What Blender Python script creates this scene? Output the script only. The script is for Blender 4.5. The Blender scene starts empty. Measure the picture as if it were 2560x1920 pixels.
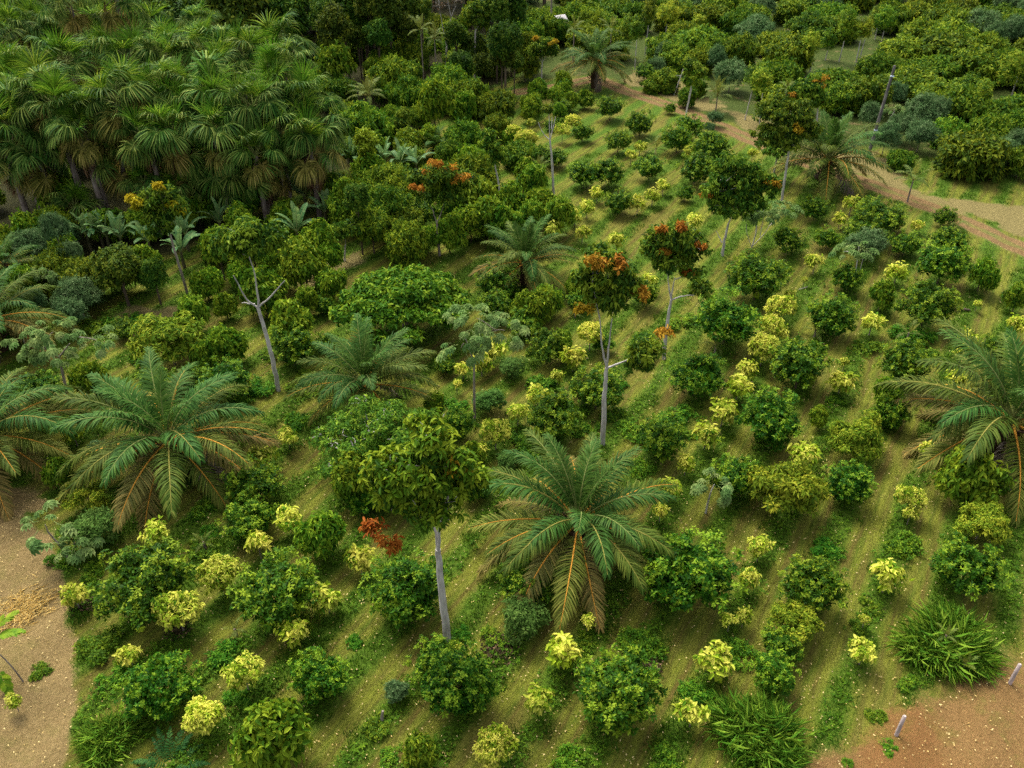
import bpy, math, random
import numpy as np
from mathutils import Vector

# ------------------------------------------------------------------ camera, sky, sun, exposure
scene = bpy.context.scene
COL = scene.collection
R = math.radians

cam_data = bpy.data.cameras.new('drone_camera')
cam = bpy.data.objects.new('drone_camera', cam_data)
COL.objects.link(cam)
CAM_H = 34.0
cam.location = (0, 0, CAM_H)
cam.rotation_euler = (R(90 - 35), 0, 0)
cam_data.sensor_fit = 'HORIZONTAL'
cam_data.sensor_width = 36.0
cam_data.lens = 36.0 * 2199 / 2560
cam_data.clip_start = 0.5
cam_data.clip_end = 3000
scene.camera = cam

SUN_EL, SUN_AZ = R(58), R(-28)          # azimuth from +Y towards +X
world = bpy.data.worlds.new('World')
scene.world = world
world.use_nodes = True
wn = world.node_tree.nodes
wl = world.node_tree.links
sky = wn.new('ShaderNodeTexSky')
sky.sky_type = 'NISHITA'
sky.sun_disc = False
sky.sun_elevation = SUN_EL
sky.sun_rotation = SUN_AZ
sky.air_density = 1.0
sky.dust_density = 6.0
sky.ozone_density = 0.6
pale = wn.new('ShaderNodeHueSaturation')        # a bright overcast veil: little blue left in it
pale.inputs['Saturation'].default_value = 0.35
wl.new(sky.outputs[0], pale.inputs['Color'])
wl.new(pale.outputs[0], wn['Background'].inputs[0])
wn['Background'].inputs[1].default_value = 0.15

sun_data = bpy.data.lights.new('sun', 'SUN')
sun_data.energy = 1.35
sun_data.angle = R(20)
sun_data.color = (1.0, 0.93, 0.80)
sun = bpy.data.objects.new('sun', sun_data)
COL.objects.link(sun)
sd = Vector((math.sin(SUN_AZ) * math.cos(SUN_EL), math.cos(SUN_AZ) * math.cos(SUN_EL), math.sin(SUN_EL)))
sun.rotation_euler = sd.to_track_quat('Z', 'Y').to_euler()
sun.location = (0, 60, 80)

vs = scene.view_settings
vs.view_transform = 'Standard'
vs.look = 'None'
vs.exposure = 1.08
vs.gamma = 1.0
vs.use_curve_mapping = False
scene.cycles.use_denoising = False
scene.cycles.max_bounces = 6
scene.cycles.diffuse_bounces = 3
scene.cycles.transmission_bounces = 3
scene.cycles.glossy_bounces = 2

# ------------------------------------------------------------------ where everything stands (metres)
PLANTS = {
 'C': [(8.63, 29.74, 4.69, 1.88), (14.6, 29.3, 3.18, 1.27), (22.56, 30.46, 3.32, 1.33), (12.45, 26.38, 1.87, 0.75), (11.7, 24.86, 2.09, 0.84), (18.89, 59.99, 4.54, 1.82), (15.23, 53.6, 4.41, 1.77), (23.1, 55, 3.61, 1.44), (18.95, 48.06, 4.1, 1.64), (26.12, 49.01, 3.43, 1.37), (30.46, 56.08, 3.99, 1.6), (34.19, 62.58, 4.2, 1.68), (11.97, 47.17, 3.45, 1.38), (15.62, 42.19, 3.76, 1.51), (23.72, 44, 2.43, 0.97), (18.76, 36.97, 2.87, 1.15), (26.25, 61.62, 2.7, 1.08), (12.52, 37.44, 2.98, 1.19), (33.4, 51.46, 2.27, 0.91), (-5.15, 29.05, 3.6, 1.44), (4.42, 23.19, 3.73, 1.49), (-2.4, 23.76, 3.38, 1.35), (0.64, 29.73, 2.53, 1.01), (-3.42, 25.38, 2.32, 0.93), (-17.71, 29.13, 4.2, 1.68), (-11.18, 28.66, 3.87, 1.55), (-15.19, 23.62, 3.04, 1.21), (-8.47, 24.34, 2.47, 0.99), (-14.03, 34.22, 2.74, 1.09), (-15.04, 50.69, 3.51, 1.41), (-18.66, 47.05, 3.34, 1.34), (-30.31, 46.19, 2.71, 1.08), (-28.1, 54.25, 1.8, 0.72), (-13.98, 57.63, 1.76, 0.7), (-14.31, 36.86, 3.12, 1.25), (-13.25, 52.73, 1.54, 0.62), (-23.41, 47.33, 2.25, 0.9), (-21.42, 47.56, 2.46, 0.98), (2.41, 51.27, 2.9, 1.16), (5.41, 45.81, 3.38, 1.35), (2.5, 42.59, 3.6, 1.44), (8.82, 40.9, 3.05, 1.22), (-1.16, 60.28, 3.13, 1.25), (-3.31, 42.85, 2.2, 0.88), (9.26, 52.46, 1.97, 0.79), (5.01, 58.24, 1.89, 0.76), (6.54, 52.66, 1.65, 0.66), (0.83, 54.66, 2.48, 0.99), (-4.52, 49.92, 1.59, 0.64), (-1.23, 57.08, 2.55, 1.02), (-8.48, 36.22, 2.24, 0.89), (-1.98, 37.24, 2.27, 0.91), (10.05, 59.1, 2.38, 0.95), (11.52, 102.64, 3.45, 1.38), (14.35, 97.33, 3.31, 1.32), (7.8, 95.41, 2.32, 0.93), (4.56, 87.76, 2.41, 0.96), (7.06, 82.16, 3.35, 1.34), (9.53, 82.55, 3.36, 1.34), (13.7, 84.04, 3.1, 1.24), (9.81, 75.98, 2.73, 1.09), (17.71, 92.09, 3.5, 1.4), (11.36, 91.71, 2.99, 1.2), (17.51, 118.49, 2.67, 1.07), (9.11, 106.75, 2.07, 0.83), (19.48, 114.8, 1.8, 0.72), (5.45, 100.32, 1.25, 0.5), (4.33, 99.05, 1.42, 0.57), (18.87, 105.11, 1.49, 0.6), (5.78, 103.97, 2.39, 0.96), (3.19, 90.2, 1.81, 0.72), (20.61, 88.42, 3.86, 1.55), (18.12, 83.28, 3.84, 1.54), (23.3, 67.84, 2.76, 1.11), (31.75, 70.72, 4.46, 1.78), (27.06, 68.85, 2.27, 0.91), (33.19, 67.47, 2.49, 1), (39.07, 73.46, 2.1, 0.84), (36.34, 66.67, 3.11, 1.25), (27.59, 74.62, 2.69, 1.08), (19.61, 95.83, 3.27, 1.31), (30.23, 69.4, 3.08, 1.23), (16.46, 79.05, 1.78, 0.71), (34.1, 72.4, 1.8, 0.72), (-16.53, 86.62, 2.52, 2), (-23.46, 73.57, 2.58, 2.09), (-10.37, 79.01, 3.26, 1.94), (-16.75, 89.54, 2.5, 1.81), (-6.94, 80.5, 2.64, 1.58), (-3.88, 86.17, 2.7, 1.59), (-19.59, 77.75, 2.34, 2.14), (-7.93, 73.07, 2.83, 1.56)],
 'F': [(13.26, 27.54, 2.2, 1.1), (25.02, 34.08, 2.48, 1.24), (20.67, 41.25, 3.06, 1.53), (14.97, 36.2, 3.66, 1.83), (-23.46, 50.98, 4.45, 2.23), (-23.45, 36.24, 2.23, 1.12)],
 'T': [(20.59, 26.83, 2.83, 0.85), (10.51, 22.09, 2.63, 0.79), (-17.16, 21.91, 1.71, 0.51)],
 'W': [(15.98, 23.31, 0.88, 0.22), (16.02, 21.64, 0.59, 0.15), (14.01, 20.95, 0.45, 0.11), (18.13, 24.84, 0.77, 0.19), (17.1, 33.22, 1.48, 0.37), (20.78, 33.46, 1.9, 0.47), (17.63, 29.25, 0.84, 0.21), (10.84, 26.34, 1.45, 0.36), (8.49, 24.05, 1.1, 0.28), (16.92, 27.91, 0.82, 0.21), (28.44, 54.5, 2.26, 0.56), (29.21, 52.92, 1.99, 0.5), (29.97, 54.9, 1.82, 0.45), (10.87, 44.7, 1.78, 0.44), (21.04, 46.24, 1.21, 0.3), (11.02, 43.14, 1.16, 0.29), (25.17, 53.05, 1.66, 0.42), (32.45, 60.21, 2.42, 0.61), (13.2, 56.43, 1.85, 0.46), (6.13, 26.09, 1.8, 0.45), (2.22, 21.08, 1.42, 0.36), (6.27, 20.85, 1.09, 0.27), (-5.8, 22.6, 1, 0.25), (-0.85, 27.04, 1.03, 0.26), (-2.56, 27.34, 0.89, 0.22), (-7.4, 27.16, 0.88, 0.22), (3.34, 27.07, 0.88, 0.22), (5.81, 26.95, 1.46, 0.37), (-5.04, 21.23, 0.91, 0.23), (-19.52, 27.33, 1.84, 0.46), (-13.3, 26.31, 1.59, 0.4), (-18.24, 25, 1.27, 0.32), (-16.38, 33.22, 1.48, 0.37), (-21.59, 30.98, 1.26, 0.32), (-23.05, 32.44, 1.46, 0.36), (-12.36, 23.99, 1.03, 0.26), (-11.98, 24.1, 0.83, 0.21), (-17.66, 25.9, 1, 0.25), (-9.73, 26.42, 1.01, 0.25), (-21.9, 25.57, 0.93, 0.23), (-16.45, 34.3, 1.34, 0.34), (-9.99, 28.21, 1.2, 0.3), (-16.67, 47.88, 1.55, 0.39), (-17.11, 51.49, 0.98, 0.24), (-13.2, 44.96, 1.98, 0.5), (-27.87, 44.96, 1.98, 0.5), (-14.14, 48.23, 2.08, 0.52), (-28.8, 56.34, 2.08, 0.52), (-18.67, 41.24, 1.87, 0.47), (-25.06, 37.7, 1.07, 0.27), (-25.87, 51.24, 2.16, 0.54), (-30.34, 55.58, 2.29, 0.57), (-22.27, 46.61, 1.63, 0.41), (-16.92, 36.59, 1.31, 0.33), (-17.58, 46.96, 1.63, 0.41), (2.01, 48.23, 2.08, 0.52), (3.93, 45.46, 2, 0.5), (0.23, 43.02, 1.54, 0.39), (7.43, 43.64, 1.56, 0.39), (7.3, 39.91, 1.47, 0.37), (-1.32, 39.11, 1.81, 0.45), (4.79, 43.36, 1.45, 0.36), (1.36, 41.68, 1.89, 0.47), (-3.57, 45.8, 1.51, 0.38), (7.18, 47.88, 1.55, 0.39), (6.49, 44.93, 1.59, 0.4)],
 'Y': [(12.81, 32.36, 1.12, 1.01), (11.84, 30.29, 1.01, 0.95), (10.36, 27.8, 0.67, 0.78), (11.12, 28.1, 0.74, 0.82), (9.13, 25.14, 1.46, 1.18), (7.69, 22.68, 1.13, 1.01), (18.67, 30.28, 1.47, 1.18), (16.06, 25.93, 1.07, 0.98), (16.88, 27.99, 0.45, 0.67), (21.67, 35.12, 0.84, 0.87), (24.67, 64.28, 1.26, 1.08), (30.56, 62.25, 1.42, 1.16), (23.25, 62.07, 0.49, 0.7), (19.74, 56.09, 2.28, 1.59), (21.36, 59.19, 0.89, 0.9), (18.53, 53.4, 2.1, 1.5), (17.21, 50.64, 2.23, 1.57), (26.13, 54.78, 1.46, 1.18), (15.52, 48.63, 1.35, 1.12), (14.65, 46.54, 1.51, 1.2), (13.16, 43.83, 1.55, 1.22), (11.69, 41.58, 1.4, 1.15), (22.76, 50.15, 0.58, 0.74), (21.59, 47.31, 1.43, 1.16), (17, 39.46, 1.54, 1.22), (21.79, 35.83, 1.62, 1.26), (10.12, 39.22, 0.99, 0.95), (24.77, 40.6, 0.83, 0.87), (29.4, 47.88, 1.13, 1.02), (32.28, 52.95, 1.1, 1), (31.24, 51.22, 0.97, 0.93), (35.41, 58.31, 0.53, 0.72), (36.47, 54.45, 1.35, 1.12), (-7.71, 31.5, 1.34, 1.12), (3.57, 27.71, 0.66, 0.78), (2.25, 25.71, 1.41, 1.16), (1.14, 23.3, 1.11, 1), (-0.67, 20.83, 1.71, 1.3), (-2.42, 26.36, 0.43, 0.67), (-21.29, 29.16, 1.06, 0.98), (-14.41, 30.11, 2.07, 1.48), (-15.72, 27.72, 2.19, 1.55), (-13.15, 32.54, 1.21, 1.05), (-8.98, 28.97, 1.28, 1.09), (-10.22, 26.93, 1.23, 1.07), (-11.78, 24.38, 1.85, 1.37), (-13.05, 22.34, 1.7, 1.3), (-17.44, 25.73, 0.92, 0.91), (-18.72, 33.33, 1.23, 1.06), (-11.9, 34.32, 1.33, 1.11), (-21.65, 23.4, 0.61, 0.75), (-26.61, 41.96, 1.04, 0.97), (-14.52, 39.56, 1.36, 1.13), (-13.53, 41.66, 1.03, 0.97), (3.04, 48.12, 0.93, 0.91), (1.69, 45.82, 1.3, 1.1), (0.38, 43.86, 1.26, 1.08), (-0.99, 41.59, 1.87, 1.38), (-3.65, 47.44, 0.61, 0.76), (4.17, 50.05, 1.48, 1.19), (5.51, 52.67, 1.97, 1.43), (-1.35, 50.93, 1.6, 1.25), (-2.06, 49.56, 1.37, 1.13), (-3.31, 49.12, 0.94, 0.92), (8.81, 36.86, 1.13, 1.01), (8.09, 35.3, 0.76, 0.83), (-2.07, 40.2, 1.01, 0.95), (10.8, 61.25, 1.1, 1), (6.9, 98.12, 1.93, 1.41), (5.53, 95.08, 1.88, 1.39), (2.2, 99.15, 0.89, 0.89), (0.07, 94.59, 1.87, 1.39), (1.56, 91.74, 2.48, 1.69), (8.09, 78.64, 1.18, 1.04), (6.89, 75.28, 1.28, 1.09), (13.2, 77.74, 1.31, 1.11), (11.58, 75.81, 1.43, 1.17), (5.64, 73.26, 1.26, 1.08), (8.9, 68.13, 1.32, 1.11), (13.64, 91.22, 1.16, 1.03), (12.35, 88.51, 1.13, 1.02), (14.61, 80.51, 1.2, 1.05), (1.48, 85.93, 1.42, 1.16), (3.69, 70.1, 1.48, 1.19), (6.1, 69.77, 1.21, 1.06), (31.27, 75.81, 1.43, 1.17), (29.3, 72.76, 1.11, 1.01), (35.83, 71.62, 0.96, 0.93), (25.19, 89.39, 0.98, 0.94), (18.68, 89.2, 1.62, 1.26), (15.99, 72.14, 1.38, 1.14)],
 'K': [(27.97, 58.24, 2, 1.3), (36.93, 61.45, 2.56, 1.58), (19.18, 43.73, 1.26, 0.93), (38.08, 58, 1.99, 1.3), (25.38, 36.73, 3.26, 1.93), (23.99, 45.79, 1.89, 1.25), (-3.71, 20.67, 1.65, 1.12), (-9.7, 20.73, 3.37, 1.99), (-9.86, 32.58, 2.56, 1.58), (-22.96, 54.54, 2.57, 1.59), (-21.3, 56.83, 1.73, 1.17), (-19.61, 51.2, 2.57, 1.58), (-15.53, 53.01, 3.39, 1.99), (-27.81, 47.47, 2.24, 1.42), (-25.8, 37.99, 1.77, 1.18), (-21.21, 61.82, 2.45, 1.52), (-18.4, 57.4, 3.47, 2.03), (-13.77, 59.14, 2.61, 1.6), (-16.07, 60.96, 3.62, 2.11), (-23.59, 59.83, 2.39, 1.5), (-18.75, 61.65, 2.08, 1.34), (-15.36, 57.31, 1.98, 1.29), (-20.7, 49.99, 2.11, 1.36), (1.86, 55.78, 2.95, 1.77), (0.85, 56.41, 1.95, 1.28), (5.43, 59.83, 2.39, 1.5), (2.6, 57.47, 2.32, 1.46), (-4.88, 44.8, 1.38, 0.99), (-2.33, 39.69, 1.45, 1.03), (3.51, 51.78, 1.84, 1.22), (-8.73, 36.71, 2.84, 1.72), (-6.51, 36.09, 2.81, 1.7), (-7.98, 38.26, 2.91, 1.75), (1.98, 79.5, 2.96, 1.78), (1.43, 82.51, 2.44, 1.52), (-3.3, 74.35, 4.19, 2.4), (0.06, 74.1, 3.22, 1.91), (2.57, 74.1, 3.22, 1.91), (-2.1, 70.79, 3.77, 2.19), (4.01, 71.65, 3, 1.8), (-0.61, 69.52, 3.2, 1.9), (-3.57, 70.13, 3.22, 1.91), (-5.33, 68.17, 3.02, 1.81), (-7.17, 67.95, 2.37, 1.48), (2.42, 101.79, 2.7, 1.65), (1.69, 71.63, 2.73, 1.67), (6.17, 108.75, 2.48, 1.54), (-5.37, 73.59, 3.06, 1.83), (-6.58, 77.39, 3.75, 2.18), (-21.18, 108.47, 4.55, 5), (-8.51, 96.08, 4.53, 4), (-5.33, 98.93, 3.06, 2.5), (-22.99, 68.52, 2.28, 3), (-23.29, 63.23, 3, 3), (-20.46, 62.85, 3.19, 3.5), (-23.05, 59.85, 2.29, 1.6), (-21.04, 60.91, 2.11, 1.5), (-16.72, 61.87, 3.11, 2.5), (-15.51, 64.54, 2.54, 3), (-14.75, 63.65, 2.17, 2), (-14.57, 71.7, 2.19, 4), (-19.2, 61.87, 2.12, 2.5), (3.16, 107.68, 2.85, 1.8), (6.35, 110.34, 2.46, 2), (8.86, 107.14, 1.86, 1.2), (2.23, 104.4, 2.79, 1.4), (7.05, 106.09, 2.17, 1.2), (5.36, 107.59, 2.63, 1.5), (5.47, 102.34, 1.9, 1.2), (-12.74, 125.49, 4.7, 2.46), (-26.71, 103.06, 4.46, 1.9), (-44.77, 111.55, 5.59, 2.51), (-16.32, 143.96, 4.31, 2.74), (-51.16, 121.91, 5.35, 2.77), (-25.75, 105.73, 4.9, 2.33), (-30.19, 112.12, 4.13, 2.55), (-32.69, 104.21, 5.25, 2.2), (-8.78, 134.11, 5.34, 2.19), (-5.79, 140.91, 4.58, 2.55), (-42.83, 144.96, 4.07, 1.94), (-21.21, 136.9, 5.48, 1.89), (-18.18, 131.99, 4.53, 2.49), (-47.88, 130.45, 5.79, 2.94), (-7.66, 130.18, 4.1, 2.06), (1.21, 126.92, 5.02, 1.88), (-44.61, 126.53, 4.85, 1.87), (-39.71, 108.8, 5.26, 2.74), (-29.21, 107.02, 5.9, 2.09), (-22.68, 131.15, 4.57, 2.5), (-64.06, 83.14, 4.89, 1.6), (-65, 104.69, 3.6, 1.56), (-41.93, 76.23, 4.78, 2.17), (-74.24, 88.56, 4.8, 1.24), (-58.82, 93.26, 4.99, 1.6), (-39.4, 83.83, 4.59, 2.04), (-22.73, 95.66, 3.28, 1.26), (-50.55, 106.41, 3.19, 1.74), (-72.1, 95.22, 3.83, 1.34), (-40.76, 100.9, 4.11, 1.81), (-35.2, 80.64, 4.04, 1.77), (-46.49, 98.45, 3.45, 2.13), (-47.23, 100.04, 3.06, 2.17), (-54.03, 104.52, 4.01, 1.66), (-26.12, 89.02, 4.12, 2), (-45.15, 83, 3.47, 1.4), (-26.02, 85.77, 4.4, 1.21), (-63.23, 87.17, 3.09, 1.62), (-44.48, 87.04, 4.69, 1.95), (-49.19, 76.71, 3.85, 1.81), (-42.36, 98.96, 3.53, 1.27), (-73.27, 86.58, 3.94, 2.1), (-72.56, 90.56, 4.21, 2), (-44.14, 95.48, 3.7, 2.16), (-37.13, 88.82, 3.31, 2.07), (-67.71, 85.79, 4.3, 1.21), (-56.05, 107.83, 3.72, 2.06), (-39.21, 97.12, 3.1, 1.36), (-62.07, 102.72, 4.83, 1.64), (-65.25, 101.62, 4.87, 2.02), (-38.1, 104.73, 3.24, 1.24), (-22.51, 86.2, 3.91, 1.81), (-33.38, 93.99, 3.83, 1.34), (-72.07, 78.93, 4.36, 2.19), (-56.84, 75.42, 3.83, 1.65), (-43.63, 59.69, 3.73, 2.19), (-25.66, 76.41, 3.29, 2.14), (-37.29, 66.4, 2.42, 1.7), (-28.5, 70.97, 2.61, 1.99), (-55.78, 63.65, 3.29, 1.81), (-28.34, 73.83, 3.71, 1.7), (-57.47, 61.46, 3.7, 1.78), (-50.72, 63.5, 2.63, 1.7), (-47.03, 61.54, 3.07, 1.7), (-40.16, 61.25, 3.45, 1.73), (-24.42, 80.45, 3.97, 1.58), (-31.95, 69.65, 2.78, 1.68), (-44.62, 63.74, 2.69, 1.62), (-42.7, 62.03, 2.63, 2.01), (-60.2, 65.55, 2.9, 2.09), (-53.99, 59.19, 3.06, 1.45), (-13.96, 80.95, 3.53, 2.17), (-19.96, 72.12, 2.81, 1.58), (-16.5, 75.96, 2.89, 1.93), (-10.8, 89.98, 3.66, 1.75), (-14.48, 88.01, 3.6, 1.91), (-4.07, 83.63, 3.87, 2.12), (-8.53, 91.4, 2.57, 1.82), (-3.82, 77.69, 2.49, 1.61), (-19.71, 69.9, 2.59, 1.69), (-35.37, 70.11, 4.06, 1.58), (-28.59, 61.7, 2.63, 2.09), (-41.21, 68.43, 2.78, 2.22), (-38.26, 62.49, 2.26, 1.41), (-37.1, 58.69, 2.45, 2.06), (-30.79, 61.16, 2.97, 1.77), (-41.27, 63.51, 2.46, 1.71), (-36.6, 64.84, 2.27, 1.63), (-42.46, 66.66, 2.48, 2.15)],
 'G': [(19.59, 49.86, 1.8, 0.81), (-5.13, 24.03, 1.17, 0.53), (-24.78, 40.7, 1.48, 0.67), (-32.39, 57.48, 3.83, 1.72), (29.49, 66.59, 3.49, 1.57), (23.47, 100.55, 2.15, 0.97), (22.25, 98.09, 1.58, 0.71), (-35.71, 63.11, 2.54, 4.5), (-34.51, 61.9, 1.97, 3), (-32.81, 58.52, 2.74, 1.2), (46.7, 98.54, 4.89, 2.4), (39.54, 91.08, 3.42, 2), (43.76, 92.34, 3.79, 2), (42.8, 95.2, 3.33, 1.8), (69.19, 136.28, 5.66, 3), (68.65, 130.82, 4.03, 2.6), (72.53, 133.23, 4.38, 3), (52.83, 89.55, 2.75, 2), (46.03, 106.24, 2.67, 2), (40.13, 98.01, 2.84, 2), (50.03, 86.89, 3.4, 2), (49.39, 86.14, 2.06, 1), (21.16, 124.65, 3.22, 2), (27.15, 121.14, 3.14, 2.2), (19.19, 120.69, 2.66, 1.5), (2.89, 158.5, 4.96, 2.71), (67.13, 164.05, 6.42, 2.14), (35.89, 135.95, 6.49, 2.22), (41.53, 178.65, 6.47, 2.68), (40.02, 150.14, 5.01, 2.49), (72.59, 167.05, 6.37, 2.73), (29.27, 153.97, 4.7, 2.29), (75.62, 119.91, 6.41, 2.24), (86.78, 178.04, 5.84, 2.61), (66.34, 182.96, 5.88, 2.75), (22.29, 159.2, 4.56, 2.18), (81.02, 153.3, 4.54, 2.78), (27.73, 113.66, 5.32, 2.18), (93.13, 149.02, 5.94, 2.52), (54.72, 162.13, 5.78, 2.83), (51.43, 153.01, 4.45, 2.42), (82.61, 148.3, 4.57, 2.66), (71.55, 115.08, 4.97, 2.17), (-36.62, 83.92, 3.65, 2.13), (-33.55, 82.2, 4.58, 1.65), (-39.41, 106.02, 3.69, 1.97), (-74.55, 96.77, 3.55, 1.87), (-44.69, 80.38, 4.34, 2.02), (-55.4, 102.51, 4.78, 1.21), (-64.59, 93.37, 3.19, 1.7), (-53.45, 76.9, 4.08, 1.75), (-26.59, 95.3, 4.87, 1.33), (-55.3, 91.25, 3.1, 2.19), (-32.89, 88.17, 4.17, 1.91), (-40.78, 88.95, 4.88, 1.7), (-48.52, 102.61, 4.94, 1.22), (-58.37, 80.39, 4.18, 1.92), (-41.77, 106.62, 3.97, 1.95), (-61.39, 61.29, 2.61, 1.58), (-39.02, 64.95, 3.63, 1.94), (-62.53, 63.14, 3.3, 1.45), (-57.99, 64.9, 3.68, 1.6), (-50.99, 59.35, 3.25, 1.65), (-38.12, 68.21, 3.75, 1.53), (-34.85, 55.84, 2.27, 2.15), (-32.1, 55.06, 2.7, 1.55), (-37.6, 55.23, 2.45, 2.02)],
 'B': [(0.55, 27.75, 2.28, 0.96), (-21.87, 33.48, 2.7, 1.13), (-1.45, 45.51, 1.99, 0.84), (0.04, 49.25, 1.99, 0.84), (-0.24, 39.9, 1.47, 0.62)],
 'D': [(-14.21, 20.87, 2.93, 1.02)],
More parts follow.
